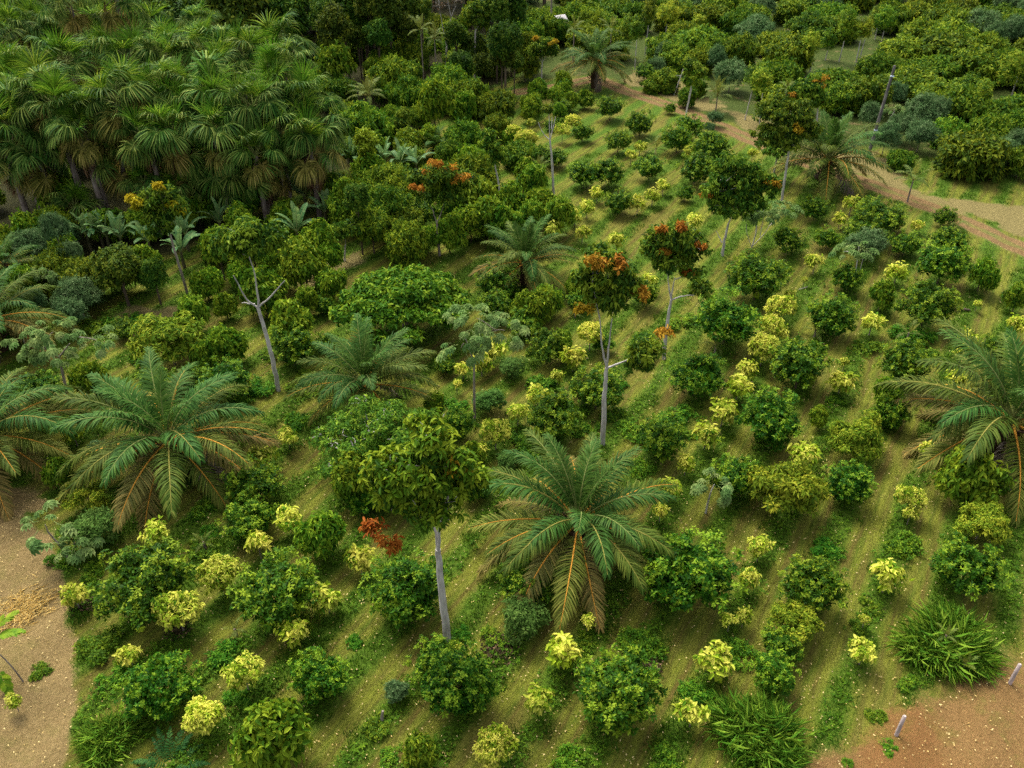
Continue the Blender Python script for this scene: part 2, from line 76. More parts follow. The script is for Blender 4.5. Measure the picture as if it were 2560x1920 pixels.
 'S': [(0.86, 87.83, 3.52, 1.6), (-0.1, 94.62, 2.04, 1.2), (-3.5, 80.41, 4.45, 2.5), (-6.27, 84.89, 2.32, 3), (-4.92, 89.43, 3.54, 3), (-10.95, 75.75, 4.23, 3), (-13.58, 75.39, 3.52, 3), (-14.18, 71.91, 3.39, 3), (-11.78, 68.05, 2.86, 3), (-9.27, 70.89, 2.97, 2), (-10.93, 71.91, 3.53, 3), (-8.84, 66.58, 3.35, 2), (-14.39, 116.42, 3.93, 4), (-16.27, 114.71, 3.31, 4), (-12.64, 115.34, 3.78, 4.5), (-14.04, 107.87, 5.64, 4), (-12.32, 104.02, 4.55, 3), (-7.7, 106.57, 4.96, 3.2), (-5.33, 104.02, 4.45, 3), (-15.61, 92.51, 5.39, 3), (-17.75, 94.25, 3.21, 3.5), (-1.67, 99.93, 3.69, 3), (-1.63, 96.1, 2.59, 2), (-16.61, 111.64, 3.36, 3.5), (-20.75, 105.08, 4.06, 3), (-3.45, 104.19, 3.2, 2), (-10.48, 99.21, 2.56, 2), (-13.76, 99.21, 2.56, 2), (-35.07, 61.04, 3.5, 2.5), (-32.92, 59.83, 2.9, 2.2), (-36.52, 60.8, 2.45, 2), (-37.04, 56.95, 1.34, 2), (-33.02, 59.25, 2.42, 1.5), (50.18, 110.95, 6.28, 2.2), (50.85, 104.78, 5.63, 2.2), (42.25, 106.1, 5.44, 2.4), (46.32, 86.11, 6.63, 2.6), (47.48, 93.88, 3.84, 1.8), (51.55, 93.1, 3.91, 2.4), (54.21, 97.91, 3.62, 2.6), (54.98, 95.08, 2.87, 2.4), (53.15, 124.49, 6.36, 2.4), (59.04, 123.96, 8.25, 2.8), (60.91, 117.69, 6.59, 2.6), (55.54, 118.01, 5.96, 2), (40.62, 110.52, 5.26, 2.2), (44.86, 138.92, 5.77, 2.4), (67.82, 138.04, 6.34, 2.6), (66.4, 143.91, 5.95, 2.6), (63.07, 131.98, 6.1, 2.6), (65.04, 118.66, 4.24, 2.6), (63.61, 147.6, 4.48, 2.4), (56.88, 110.2, 4.38, 1.8), (49.9, 120.69, 3.38, 1.8), (51.19, 118.53, 4, 1.6), (39.11, 105.44, 3.98, 2), (60.23, 135.81, 5.21, 2.4), (40.08, 87.31, 2.39, 1.2), (51.18, 85.18, 3.04, 2), (11.51, 151.45, 7.3, 2.6), (14.17, 148.21, 6.59, 2.6), (9.54, 145.08, 4.5, 2.6), (16.63, 151.45, 5.11, 2.6), (12.91, 142.98, 5.84, 2.4), (14.89, 140.1, 4.11, 2), (19.53, 145.08, 4.22, 2.6), (31.1, 146.63, 5.97, 2.4), (21.37, 127.19, 5.29, 2.2), (25.07, 135.36, 4.78, 2.2), (26.9, 130.85, 6.44, 2.4), (27.83, 126.7, 4.01, 2.2), (22.31, 123.26, 4.42, 2), (25.34, 122.36, 3.9, 2), (19.5, 114.47, 3.46, 1.6), (17.96, 113.79, 2.54, 1), (19.99, 113.35, 2.3, 0.9), (23.13, 112.19, 2.95, 1.8), (21.27, 107.62, 2.19, 1.6), (4.23, 136.3, 4.38, 3.5), (2.42, 131.4, 3.86, 3.5), (7.23, 137.36, 3.49, 2.5), (2.27, 121.84, 3.97, 4), (1.75, 118.1, 3.53, 3), (53.74, 179.68, 6.38, 2.28), (44.45, 166.48, 5.14, 2.49), (31.84, 126.26, 4.51, 2.36), (67.34, 169.16, 4.8, 2.76), (86.06, 150.96, 4.64, 2.72), (89.8, 170.09, 6.22, 2.42), (67.8, 154.89, 4.85, 2.19), (50.63, 173.68, 5.56, 2.02), (70.71, 176.3, 6.1, 2.8), (45.28, 170.74, 5.65, 2.73), (27.07, 159.54, 5.81, 2.12), (61.58, 167.77, 5.87, 2.33), (47.08, 117.03, 4.67, 2.26), (32.98, 111.16, 5.53, 2.87), (81.34, 162.55, 5.57, 2.83), (51.29, 100.39, 5.36, 2.71), (15.65, 181.23, 4.88, 2.76), (13.07, 156.36, 4.63, 2.35), (24.35, 167.93, 6.44, 2.56), (37.78, 146.47, 5.08, 2.34), (89.15, 142.61, 5.65, 2.33), (90.43, 156.23, 5.58, 2.26), (7.9, 181.01, 5.98, 2.48), (77.8, 147.45, 5.59, 2.03), (45.09, 151.16, 5.09, 2.02), (2.25, 166.32, 4.41, 2.87), (35.62, 171.5, 5.16, 2.07), (60.45, 181.42, 5.25, 2.75), (58.85, 144.19, 5.12, 2.85), (6.13, 146.3, 4.31, 2.06), (86.57, 157.69, 4.49, 2.73), (29.17, 175.61, 4.9, 2.16), (86.9, 164.87, 5.73, 2.14), (50.04, 146.25, 6.47, 2.37), (31.48, 165, 5.27, 2.25), (71.55, 124.8, 5.83, 2.28), (49.64, 163.5, 5.68, 2.51), (75.19, 137.33, 5.17, 2.83), (17.49, 175.92, 5.94, 2.28), (74.99, 181.15, 5.95, 2.64), (84.3, 172.99, 6.28, 2.81), (32.83, 104.94, 5.03, 2.08), (33.61, 152.07, 6.24, 2.66), (34.58, 142.75, 4.5, 2.29), (99.19, 181.35, 6.48, 2.04), (9.44, 167.16, 4.5, 2.47), (76.18, 129.52, 6.01, 2.32), (59.06, 174.88, 6.32, 2.84), (10.76, 133.83, 5.2, 2), (83.06, 184.85, 5.29, 2.27), (30.93, 180.39, 4.86, 2.65), (13.96, 129.45, 5.02, 2.49), (99.33, 163.96, 4.86, 2.21), (74.74, 158.64, 4.38, 2.12), (47.27, 176.86, 4.56, 2.88), (93.67, 174.76, 4.25, 2.01), (34.33, 177.6, 5.09, 2.77), (14.03, 164.15, 5.59, 2.19), (70.68, 147.92, 5.38, 2.65), (79.4, 176.61, 4.28, 2.16), (97.36, 169.93, 4.29, 2.69), (65.96, 114.94, 4.52, 2.42), (25.02, 146.14, 5.41, 2.51), (63.49, 104.55, 4.69, 2.84), (65.04, 125.24, 5.05, 2.78), (49.64, 139.45, 5.04, 2.2), (12.01, 138.29, 4.24, 2.78), (40.52, 172.71, 5.71, 2.82), (37.23, 122.3, 6.1, 2.86), (58.84, 163.95, 5.6, 2.23), (19.53, 169.4, 6.24, 2.5), (71.85, 153.93, 4.72, 2.54), (94.28, 183.85, 4.97, 2.42), (6.03, 175.28, 4.65, 2.31), (1.67, 146.07, 4.72, 2.18), (2.13, 179.24, 5.47, 2.61), (82.56, 135.79, 5.67, 2.74), (71.71, 141.52, 6.49, 2.58), (100.36, 173.43, 5.18, 2.14), (37.58, 130.71, 4.94, 2.15), (20.59, 183, 4.63, 2.08), (59.07, 159.81, 4.67, 2.54), (49.49, 156.96, 6.12, 2.22), (1.28, 174.23, 4.92, 2.58), (5.08, 141.62, 5.52, 2.41), (38.6, 155.32, 5.75, 2.14), (78.45, 168.08, 5.85, 2.57), (58.9, 101.01, 6.31, 2.04), (-41.26, 148.43, 9.02, 7.81), (-41.2, 120.87, 6.6, 7.04), (-12.72, 153.4, 7.77, 9.39), (-16.93, 128.38, 7.71, 9.17), (-25.29, 141.48, 6.81, 6.7), (-39.77, 160.69, 7.24, 8.44), (-56.83, 184.83, 8.16, 6.98), (5.76, 162.08, 6.51, 8.58), (-55.84, 122.16, 6.82, 7.2), (-103.98, 178.62, 6.02, 8.96), (-44.35, 142.11, 6.97, 7.26), (-120.77, 155.13, 6.15, 6.61), (-78.21, 141.96, 8.2, 8.04), (-80.38, 122.28, 6.04, 7.08), (-34.36, 145.88, 8.24, 8.73), (-129.02, 148.7, 7.78, 9.11), (-49.64, 172.95, 6.48, 7.76), (-98.47, 185.33, 7.19, 7.31), (-70.32, 138.4, 9.07, 7.73), (-136.37, 101.82, 6.88, 7.25), (-124.5, 169.02, 6.69, 8.22), (-100.74, 164.98, 9.04, 9.18), (-77.75, 168.17, 6.93, 8.11), (-128.98, 188.91, 6.41, 7.03), (-64.58, 148.26, 8.77, 9.12), (-31.74, 131.34, 5.47, 1.82), (-43.23, 131, 6, 2.8), (-48.69, 118.47, 5.24, 2.46), (-13.84, 137.05, 5.24, 2.09), (-22.9, 128.35, 4.18, 2.1), (-24.03, 109.56, 5.87, 2.3), (-37.41, 143.22, 5.5, 2.28), (-1.11, 130.58, 4.34, 2.45), (-25.49, 129.43, 4.19, 1.96), (-36.2, 115.13, 4.36, 2.28), (-48.38, 114.87, 4.78, 1.85), (-14.58, 121.67, 5.06, 2.42), (-34.23, 129.14, 5.87, 2.61), (-40.88, 126.14, 4.33, 2.94), (-10.88, 136.52, 4.55, 2.85), (-6.7, 121.59, 4.9, 2.12), (-11.09, 107.69, 5.1, 1.9), (-33.99, 107.28, 5.81, 2.97), (-28.58, 145.3, 5.12, 2.94), (-38.62, 135.81, 4.98, 2.83), (-45.65, 122.86, 4.53, 1.92), (-7.31, 125.3, 4.36, 2.92), (-40.78, 139.34, 4.7, 2.54), (-14.48, 132.43, 4.26, 2.51), (-3.26, 121.94, 4.95, 2.86), (-27.97, 80.49, 3.18, 1.66), (-36.47, 108.53, 4.69, 2.18), (-61.74, 92.94, 4.09, 2.03), (-44.61, 103.49, 4.63, 1.99), (-69.48, 84.06, 4.57, 1.31), (-31.15, 72.04, 3.39, 1.87), (-30.61, 74.2, 3.29, 1.86), (-30.46, 76.9, 3.14, 1.7), (-55.82, 65.89, 3.6, 1.87), (-41.2, 65.33, 2.58, 2.01), (-29.27, 78.88, 2.7, 1.58), (-16.78, 79.38, 2.91, 1.68), (-13.51, 94.97, 2.3, 1.87), (-6.45, 87.46, 2.9, 1.69), (-10.41, 87.1, 2.48, 1.72), (-39.26, 58.99, 2.51, 2.3), (-35.99, 53.84, 2.48, 1.99), (-24.43, 65.94, 2.42, 1.81), (-39.59, 70.31, 3.13, 1.91)],
 'R': [(-21.64, 112.01, 4.61, 8), (-19.23, 116.67, 2.61, 8), (-19.38, 115.49, 3.19, 6), (-16.49, 113.12, 3.34, 7), (-15.33, 116, 4.27, 9), (-13.39, 118, 3.77, 9), (-11.45, 118, 2.97, 9), (-13.13, 116.32, 3.42, 7), (-0.8, 109.66, 4.11, 7), (-1.25, 110.48, 3.08, 5), (-0.04, 120.64, 4.91, 8), (-1.97, 117.49, 3.41, 9), (-21.3, 117.49, 4.77, 9), (-17.45, 115.76, 4.24, 10), (-23.86, 119.13, 4.05, 8), (-4.96, 118.18, 3.87, 4), (-6.21, 109.81, 3.3, 4), (-7.19, 117.31, 2.88, 6), (-3.91, 113.47, 2.96, 3), (0.3, 112.21, 2.24, 4), (-29.47, 58.9, 3.53, 3), (-27.09, 59.12, 2.26, 2.5), (-12.76, 68, 2.23, 5), (-53.29, 129.67, 6.32, 8.3), (-52.18, 160.54, 6.53, 7.8), (-19.45, 140.36, 8.22, 9.4), (-32.58, 180.64, 8.71, 7.45), (-1.59, 162.46, 8.97, 8.43), (-33.66, 163.56, 7.83, 7.15), (-5.68, 137.12, 8.07, 8.8), (-34.45, 157.34, 7.76, 9.31), (-42.66, 135.48, 7.83, 6.52), (-38.44, 130, 7, 9.23), (-57.65, 152.42, 8.7, 6.69), (-59.66, 143.28, 9.16, 9.1), (-8.22, 174.87, 7.91, 8.88), (-41.3, 187.81, 9.39, 6.63), (-1.74, 152.11, 8.5, 7.08), (-29.46, 128.88, 6.01, 9.22), (-19.31, 121.63, 6.9, 7.9), (-23, 163.58, 9.12, 7.22), (-16.03, 167.51, 9.4, 7.3), (-53.46, 140.34, 8.28, 9.36), (-69.55, 175.32, 9.37, 6.54), (-9.49, 166.59, 6.95, 8.64), (-35.69, 119.62, 8.8, 8.34), (-51.5, 187.69, 8.35, 8.7), (-0.91, 186.25, 6.6, 6.96), (-61, 134.83, 6.53, 6.63), (-23.3, 146.37, 6.85, 8.08), (-60.04, 129.84, 6.2, 8.77), (-44.8, 160.41, 6.08, 7.47), (-42.49, 166.65, 8.11, 9.25), (-20.04, 176.86, 6.78, 8.91), (-44.5, 180.55, 7.14, 6.78), (-56.58, 173.25, 9.38, 9.03), (-32.11, 136.3, 8.58, 8.39), (-30.45, 189.75, 7.97, 7.09), (-1.81, 141.73, 6.9, 7.32), (-62.68, 183.46, 6.33, 7.08), (-27.66, 176.27, 8.63, 8.98), (-41.04, 114.39, 8.98, 7.02), (-8.75, 189.79, 6.13, 7.77), (-17.53, 187.58, 6.34, 7.81), (-62.97, 174.89, 7.68, 9.1), (-61.62, 162.7, 9.14, 8.83), (5.27, 154.85, 6.77, 8.9), (-7.62, 158.59, 8.74, 7.96), (-5.79, 148, 6.2, 7.13), (-33.92, 171.66, 8.97, 7.68), (-27.73, 149.4, 7.31, 7.28), (-54.92, 164.56, 6.43, 7.71), (-51.89, 134.4, 7.06, 6.77), (-86.59, 145.41, 7.94, 9.49), (-96.65, 153.84, 7.36, 7.47), (-121.98, 173.47, 7.33, 9.44), (-69.2, 154.46, 8.37, 6.95), (-87.16, 121.56, 7.41, 6.79), (-95.34, 102.73, 6.43, 9.4), (-97.35, 146.72, 9.18, 6.95), (-112.83, 117.87, 7.27, 7.04), (-115.65, 104.56, 6.75, 9.25), (-64.63, 157.17, 6.22, 7.73), (-126.42, 182.2, 9.07, 8.07), (-117.5, 151.04, 8.07, 7), (-71.07, 103.57, 8.81, 9.38), (-99.36, 128.62, 8.19, 8.89), (-120.62, 102.4, 6.75, 8.19), (-26.62, 134.14, 6.88, 7.87), (-61.13, 109.1, 6.47, 8.49), (-75.26, 119.36, 7.15, 7.87), (-130.22, 167.75, 8.03, 7.4), (-124.32, 107.31, 9.17, 7.31), (-87.82, 179.55, 7.31, 8.63), (-50.2, 180.69, 6.44, 7.05), (-49.08, 164.92, 7.56, 7.63), (-89.63, 103, 7.9, 7.66), (-131.89, 142.61, 7.1, 7.44), (-30.04, 122.19, 6.8, 6.87), (-136.04, 145.3, 6.43, 7.03), (-108.1, 147.42, 6.99, 8.05), (-118.48, 112.27, 6.4, 9.44)],
}
FAN_PALMS = [(-54.87, 110.51, 11.0, 1.0), (-57.58, 107.29, 11.0, 1.0), (-51.14, 99.21, 11.0, 1.0), (-52.6, 97.31, 10.5, 1.0), (-49.28, 98.06, 10.0, 1.0), (-45.41, 101.42, 10.0, 1.0), (-39.87, 98.63, 10.5, 1.0), (-34.72, 103.53, 10.0, 1.0), (-34.44, 93.52, 10.5, 1.0), (-47.48, 84.03, 10.5, 1.0), (-45.27, 83.02, 10.5, 1.0), (-42.3, 85.59, 10.5, 1.0), (-40.79, 90.55, 10.5, 1.0), (-36.66, 87.19, 10.5, 1.0), (-33.17, 86.95, 11.0, 1.0), (-29.92, 89.19, 11.0, 1.0), (-26.43, 88.06, 11.0, 1.0), (-23.03, 89.77, 11.0, 1.0), (-42.5, 79.02, 10.0, 1.0), (-44.32, 77.52, 9.5, 1.0), (-34.44, 80.11, 10.5, 1.0), (-29.82, 79.65, 10.5, 1.0), (-27.1, 84.03, 10.5, 1.0), (-21.07, 83.02, 10.5, 1.0), (-22.69, 77.09, 9.5, 1.0), (-37.12, 75.28, 9.0, 1.0), (-39.53, 76.24, 9.5, 1.0), (-34.01, 75.94, 10.0, 1.0), (-31.72, 78.4, 9.5, 1.0), (-28.93, 77.62, 8.5, 1.0), (-26.03, 78.84, 9.5, 1.0), (-22.27, 80.66, 9.5, 1.0), (-18.87, 79.55, 9.0, 1.0), (-43.28, 75.4, 8.0, 1.0), (-37.06, 74.08, 7.5, 1.0), (-31.09, 73.45, 8.0, 1.0), (-29.02, 73.7, 7.5, 1.0), (-25.6, 74.22, 8.0, 1.0), (-25.93, 74.87, 5.82, 1.0), (-20.44, 76.04, 7.5, 1.0), (-22.13, 73.56, 7.0, 1.0), (-18.18, 77.45, 8.0, 1.0), (-44.59, 75.23, 5.4, 1.0), (-42.02, 75.39, 5.91, 1.0), (-34.9, 75.83, 5.31, 1.0), (-29.2, 75.22, 5.11, 1.0), (-17.7, 75.31, 6.5, 1.0), (-24.42, 74.89, 3.5, 0.7), (-28.55, 75.77, 0.88, 0.8), (-32.39, 73.66, 4.0, 0.75), (-29.31, 73.12, 3.5, 0.75), (-22.06, 74.76, 5.0, 0.8), (-38.88, 73.09, 2.05, 0.8), (-28.34, 74.4, -0.04, 0.5), (-17.52, 77.72, 2.5, 0.6)]
TALL_FAN_PALMS = [(-45.32, 96.1, 14, 1.0), (-38.5, 91.62, 15.5, 1.0)]
OIL_PALMS = [(3.37, 32.75, 2.4, 4.69, 40), (-19.76, 39.68, 2.2, 5.29, 40), (-9.28, 45.67, 2.0, 3.94, 36), (1.03, 62.35, 2.0, 3.62, 36), (29.49, 41.24, 2.3, 6.06, 38), (-30.64, 39.98, 2.3, 5.18, 38), (-36.35, 52.75, 2.4, 4.66, 30), (31.02, 82.99, 2.6, 4.87, 36), (10.62, 115.71, 3.2, 4.57, 36), (-8.15, 90.52, 1.2, 2.22, 22), (-51.17, 137.28, 5, 3.2, 24), (-46.37, 140.39, 5, 3.84, 24), (-38.78, 134.29, 5, 3.69, 22), (-39.24, 60.99, 2.5, 2.53, 26)]
PINNATE_PALMS = [(-16.37, 100.63, 3.5, 2.16, 16), (-11.06, 112.01, 8, 1.54, 11), (-9.45, 111.8, 7, 1.65, 13), (24.58, 106.01, 1.8, 2.14, 13), (37.78, 78.84, 2.2, 1.68, 10), (39.5, 72.22, 0.5, 0.9, 9), (31.98, 103.37, 3.5, 1.17, 9), (15.42, 91.74, 0.5, 1.33, 9), (18.0, 122.44, 1, 0.9, 8), (2.75, 85.85, 0.7, 1.11, 10), (22.05, 54.6, 0.5, 0.96, 9), (14.41, 52.5, 0.5, 0.77, 9), (28.42, 53.69, 0.8, 0.95, 8), (-13.19, 27.56, 0.4, 0.52, 8), (-16.44, 22.95, 0.4, 0.44, 7), (-15.37, 34.63, 0.3, 0.38, 7), (-16.32, 33.3, 0.4, 0.62, 10), (20.25, 26.87, 0.8, 0.54, 8), (20.62, 25.45, 0.5, 0.6, 8), (-27.55, 45.6, 0.4, 1.0, 10), (4.88, 46.07, 0.3, 0.5, 7), (-35.16, 125.91, 4, 2.77, 11), (4.73, 57.16, 0.3, 0.53, 6), (-15.66, 61.91, 0.4, 0.65, 7), (8.42, 124.93, 5, 1.53, 9), (13.67, 127.09, 4.5, 1.62, 9)]
BANANAS = [(-36.12, 68.45, 2.53), (-34.36, 68.28, 2.53), (-33.08, 67.93, 2.52), (-30.42, 67.06, 1.74), (-27.75, 68.45, 3.23), (-27.18, 65.38, 2.45), (-25.52, 70.89, 2.37), (-24.23, 74.57, 2.13), (-18.3, 68.71, 3.54), (-19.21, 76.62, 2.18), (-16.77, 73.18, 1.94), (-12.84, 85.9, 3.15), (-11.13, 84.62, 3.42), (-9.58, 84.62, 2.64), (-15.99, 85.9, 2.36), (-35.18, 68.81, 2.31)]
TREES = [
  ('front_pale', 'mango', -3.08, 27.25, 0.2, [[(-0.0, 0.0), (-0.05, 2.94), (-0.13, 5.07), (-0.14, 6.13)], [(-0.14, 6.13), (-0.23, 7.07), (-0.43, 7.8)], [(-0.14, 6.13), (-0.02, 7.26), (0.15, 8.16)]], [(-0.34, 11.15, 1.32, 1.14), (-1.24, 9.91, 1.15, 1.05), (0.62, 10.07, 1.15, 1.05), (-0.46, 9.05, 1.49, 0.71), (-1.8, 10.91, 1.04, 0.9), (-0.03, 12.35, 1.17, 0.84), (0.91, 11.15, 0.94, 0.9), (-1.83, 8.87, 0.84, 0.64), (-2.36, 10.24, 0.89, 0.84), (1.25, 9.91, 0.83, 0.77)], [(0.73, 11.31, 0.53, 'y'), (-2.7, 7.8, 0.59, 'r'), (-2.1, 7.07, 0.37, 'r'), (-1.97, 10.41, 0.19, 'r')]),
  ('fork_mid', 'mango', 5.57, 42.04, 0.17, [[(0.0, -0.0), (-0.13, 3.7), (-0.11, 5.69)], [(-0.11, 5.69), (-0.46, 6.97), (-0.71, 9.02)], [(-0.11, 5.69), (-0.09, 7.39), (-0.07, 9.22)], [(-0.11, 5.69), (0.8, 6.01), (1.87, 6.55)]], [(-0.48, 12.29, 1.37, 0.91), (-1.26, 11.45, 1.01, 0.92), (0.42, 11.35, 1.09, 1.01), (-0.37, 10.49, 1.4, 1.12), (2.17, 6.76, 1.06, 0.83), (1.72, 5.69, 0.81, 0.54), (-0.32, 9.71, 1.07, 0.71)], [(-1.17, 12.75, 0.54, 'o'), (-0.34, 12.65, 0.66, 'o'), (1.18, 10.73, 0.51, 'o'), (-1.61, 9.81, 0.47, 'y'), (2.95, 8.21, 0.41, 'o')]),
  ('fork_right', 'mango', 10.69, 51.69, 0.15, [[(0.0, 0.0), (-0.1, 2.56), (0.02, 4.7)], [(0.02, 4.7), (-0.19, 5.52), (-0.37, 6.54)], [(0.02, 4.7), (0.06, 5.52), (0.13, 6.26)], [(0.02, 4.7), (0.66, 5.17), (1.4, 5.34)]], [(-0.3, 9.44, 1.71, 1.13), (-1.22, 8.8, 1.1, 1.08), (1.0, 8.69, 1.23, 1.08), (-0.13, 7.77, 1.49, 0.82), (1.88, 5.57, 0.89, 0.5), (1.06, 6.93, 0.75, 0.41)], [(-0.95, 8.58, 0.27, 'o'), (-0.43, 7.82, 0.22, 'r'), (0.74, 7.16, 0.2, 'r'), (1.35, 8.85, 0.29, 'o'), (0.09, 10.29, 0.39, 'o'), (-1.19, 10.08, 0.24, 'o')]),
  ('right_a', 'mango', 17.86, 67.54, 0.14, [[(-0.0, 0.0), (0.01, 1.39), (0.12, 2.95)], [(0.12, 2.95), (0.41, 4.47), (0.38, 5.56)], [(-0.17, 1.25), (-0.67, 2.11)]], [(0.13, 7.28, 2.25, 1.37), (-1.06, 5.96, 1.89, 1.53), (1.71, 5.96, 1.89, 1.53), (0.39, 4.61, 2.43, 1.4), (2.76, 6.49, 1.01, 0.97)], [(-1.91, 5.69, 0.57, 'o'), (2.93, 6.62, 0.53, 'y')]),
  ('right_b', 'mango', 25.9, 79.24, 0.13, [[(0.0, 0.0), (-0.16, 2.96), (-0.22, 5.88)], [(-0.22, 5.88), (-0.81, 7.4)], [(-0.22, 5.88), (-0.1, 7.4)]], [(-2.28, 8.54, 1.83, 1.31), (-0.28, 8.4, 1.83, 1.39), (-2.46, 6.24, 1.86, 1.26), (-0.69, 5.95, 1.86, 1.26), (1.34, 6.53, 1.43, 1.02), (-0.67, 7.4, 2.13, 1.25)], [(-0.24, 7.4, 0.5, 'y')]),
  ('right_c', 'mango', 26.41, 84.7, 0.12, [[(0.0, 0.0), (-0.04, 1.31), (0.01, 2.43)]], [(0.09, 3.07, 1.54, 0.93)], []),
  ('right_d', 'mango', 34.9, 99.13, 0.12, [[(-0.0, 0.0), (-0.41, 2.5)]], [(-1.32, 4.92, 1.9, 1.43), (-2.61, 4.41, 1.56, 1.34), (-0.42, 3.89, 1.04, 1.34), (-1.33, 3.2, 1.57, 1.06)], [(-0.68, 5.6, 0.86, 'o'), (-0.35, 3.54, 0.39, 'o'), (-3.79, 4.24, 0.35, 'o')]),
  ('bare_fork', 'mango', -15.6, 47.89, 0.165, [[(-0.0, 0.0), (-0.01, 3.21), (-0.31, 6.28)], [(-0.31, 6.28), (-0.96, 7.0), (-1.33, 8.74)], [(-0.31, 6.28), (-0.07, 8.31), (-0.32, 9.89)], [(-0.31, 6.28), (0.83, 7.33), (1.76, 8.42)], [(-0.46, 6.56), (-1.21, 6.72)]], [(-0.04, 11.23, 1.66, 1.32), (-1.29, 10.51, 1.12, 1.23), (0.83, 10.92, 1.39, 1.17)], []),
  ('orange_crown', 'mango', -6.18, 67.72, 0.13, [[(-0.0, 0.0), (-0.02, 1.74), (-0.09, 3.01)], [(-0.09, 3.01), (-0.38, 4.12), (-0.78, 5.08)], [(-0.09, 3.01), (0.31, 3.85), (0.54, 4.53)]], [(0.36, 7.47, 1.62, 0.96), (-0.7, 6.42, 1.64, 1.25), (1.57, 6.42, 1.64, 1.25), (0.28, 5.75, 1.9, 1.05)], [(-0.12, 7.99, 0.81, 'o'), (0.99, 7.73, 0.75, 'o'), (2.22, 7.15, 0.63, 'o'), (-1.53, 6.35, 0.5, 'o')]),
  ('two_ball', 'mango', -1.05, 77.96, 0.1, [[(-0.0, 0.0), (-0.2, 2.25), (-0.5, 4.06)]], [(-0.25, 4.8, 0.93, 0.86), (-1.15, 6.11, 0.78, 0.85), (-1.0, 6.98, 0.56, 0.46), (-0.31, 5.68, 0.85, 0.78)], []),
  ('bare_slim', 'mango', 4.05, 80.17, 0.13, [[(-0.0, 0.0), (-0.24, 3.36), (-0.51, 5.62)], [(-0.51, 5.62), (-0.62, 7.08), (-0.69, 8.24)], [(-0.51, 5.62), (-0.19, 6.94), (-0.02, 7.66)], [(-0.51, 5.62), (-1.1, 6.06), (-1.63, 7.23)], [(-0.4, 6.65), (-0.35, 7.66)]], [(-0.87, 8.52, 0.43, 0.23)], []),
  ('dark_top', 'mango', -4.96, 116.84, 0.16, [[(-0.0, 0.0), (0.16, 3.89), (0.32, 6.66)]], [(0.61, 8.5, 1.53, 1.43), (0.82, 7.64, 1.31, 1.0), (0.63, 9.56, 1.24, 0.74)], []),
  ('pale_top', 'thin', -8.95, 120.12, 0.17, [[(0.0, 0.0), (0.23, 2.47), (0.37, 3.97)], [(0.37, 3.97), (0.12, 5.56), (-0.29, 8.11), (-0.44, 9.74)], [(0.37, 3.97), (0.74, 6.12), (1.1, 7.78), (1.72, 8.88)], [(1.1, 7.78), (0.8, 9.09), (0.73, 10.07)]], [(-0.24, 9.09, 1.91, 0.89), (1.51, 9.53, 1.39, 0.7)], []),
  ('mid_top', 'mango', 3.79, 114.56, 0.12, [[(0.0, 0.0), (0.0, 1.96), (0.03, 3.51)]], [(-0.01, 5.4, 1.85, 1.18), (-0.78, 4.65, 1.17, 0.97), (0.98, 4.84, 1.17, 0.97)], [(-0.99, 6.15, 0.68, 'y'), (1.34, 5.96, 0.58, 'y')]),
  ('gold_tips', 'mango', -25.52, 60.8, 0.12, [[(0.0, 0.0), (-0.17, 3.16), (-0.29, 5.43)]], [(-0.24, 8.32, 1.09, 0.88), (-1.43, 7.75, 0.87, 0.88), (0.67, 7.32, 0.87, 0.96), (-0.6, 6.75, 1.41, 0.89), (-0.87, 5.58, 1.02, 0.6)], [(-2.44, 8.25, 0.27, 'g'), (-1.81, 8.11, 0.3, 'g'), (0.63, 7.75, 0.27, 'g'), (1.07, 7.32, 0.27, 'g'), (-0.03, 9.23, 0.26, 'g'), (-2.17, 7.47, 0.23, 'g')]),
  ('fork_thin', 'mango', -14.12, 66.78, 0.09, [[(0.0, 0.0), (0.1, 0.67), (0.23, 1.43)]], [(0.41, 2.74, 1.23, 0.99)], []),
  ('lean_white', 'mango', 20.08, 101.47, 0.11, [[(0.0, 0.0), (0.23, 3.04), (0.38, 5.28)]], [(0.11, 6.68, 1.02, 0.67), (-0.21, 5.08, 0.77, 0.62), (1.2, 6.08, 0.76, 0.56)], []),
  ('lean_bare', 'thin', 20.54, 112.56, 0.09, [[(0.0, 0.0), (0.5, 1.69), (1.03, 4.02)], [(0.65, 2.36), (-0.04, 2.48)]], [(1.1, 4.45, 0.62, 0.49)], []),
  ('fork_path', 'mango', -12.25, 93.15, 0.08, [[(-0.0, 0.0), (0.09, 0.71), (0.16, 1.51)]], [(0.4, 2.69, 1.11, 1.17), (0.58, 3.86, 0.72, 0.63)], []),
  ('slender0', 'slender', 16.07, 129.05, 0.075, [[(0.0, 0.0), (0.03, 1.37), (0.05, 2.71)]], [(0.07, 4.16, 1.07, 2.08)], []),
  ('slender1', 'slender', 19.2, 131.46, 0.075, [[(0.0, 0.0), (0.08, 2.07), (0.16, 4.1)]], [(0.12, 5.91, 0.95, 2.1)], []),
  ('slender2', 'slender', 23.55, 141.34, 0.075, [[(0.0, 0.0), (0.03, 1.06), (0.06, 2.11)]], [(0.13, 3.54, 1.78, 1.66)], []),
  ('slender3', 'slender', 27.22, 146.47, 0.075, [[(-0.0, 0.0), (-0.02, 0.54), (-0.05, 1.09)]], [(-0.16, 2.7, 1.7, 1.72)], []),
  ('slender4', 'slender', 16.86, 123.79, 0.075, [[(0.0, 0.0), (-0.02, 1.95), (-0.04, 3.87)]], [(-0.17, 5.38, 0.91, 1.86)], []),
  ('slender5', 'slender', 28.42, 141.34, 0.075, [[(0.0, 0.0), (-0.01, 0.66), (-0.03, 1.32)]], [(-0.01, 2.37, 1.17, 1.14)], []),
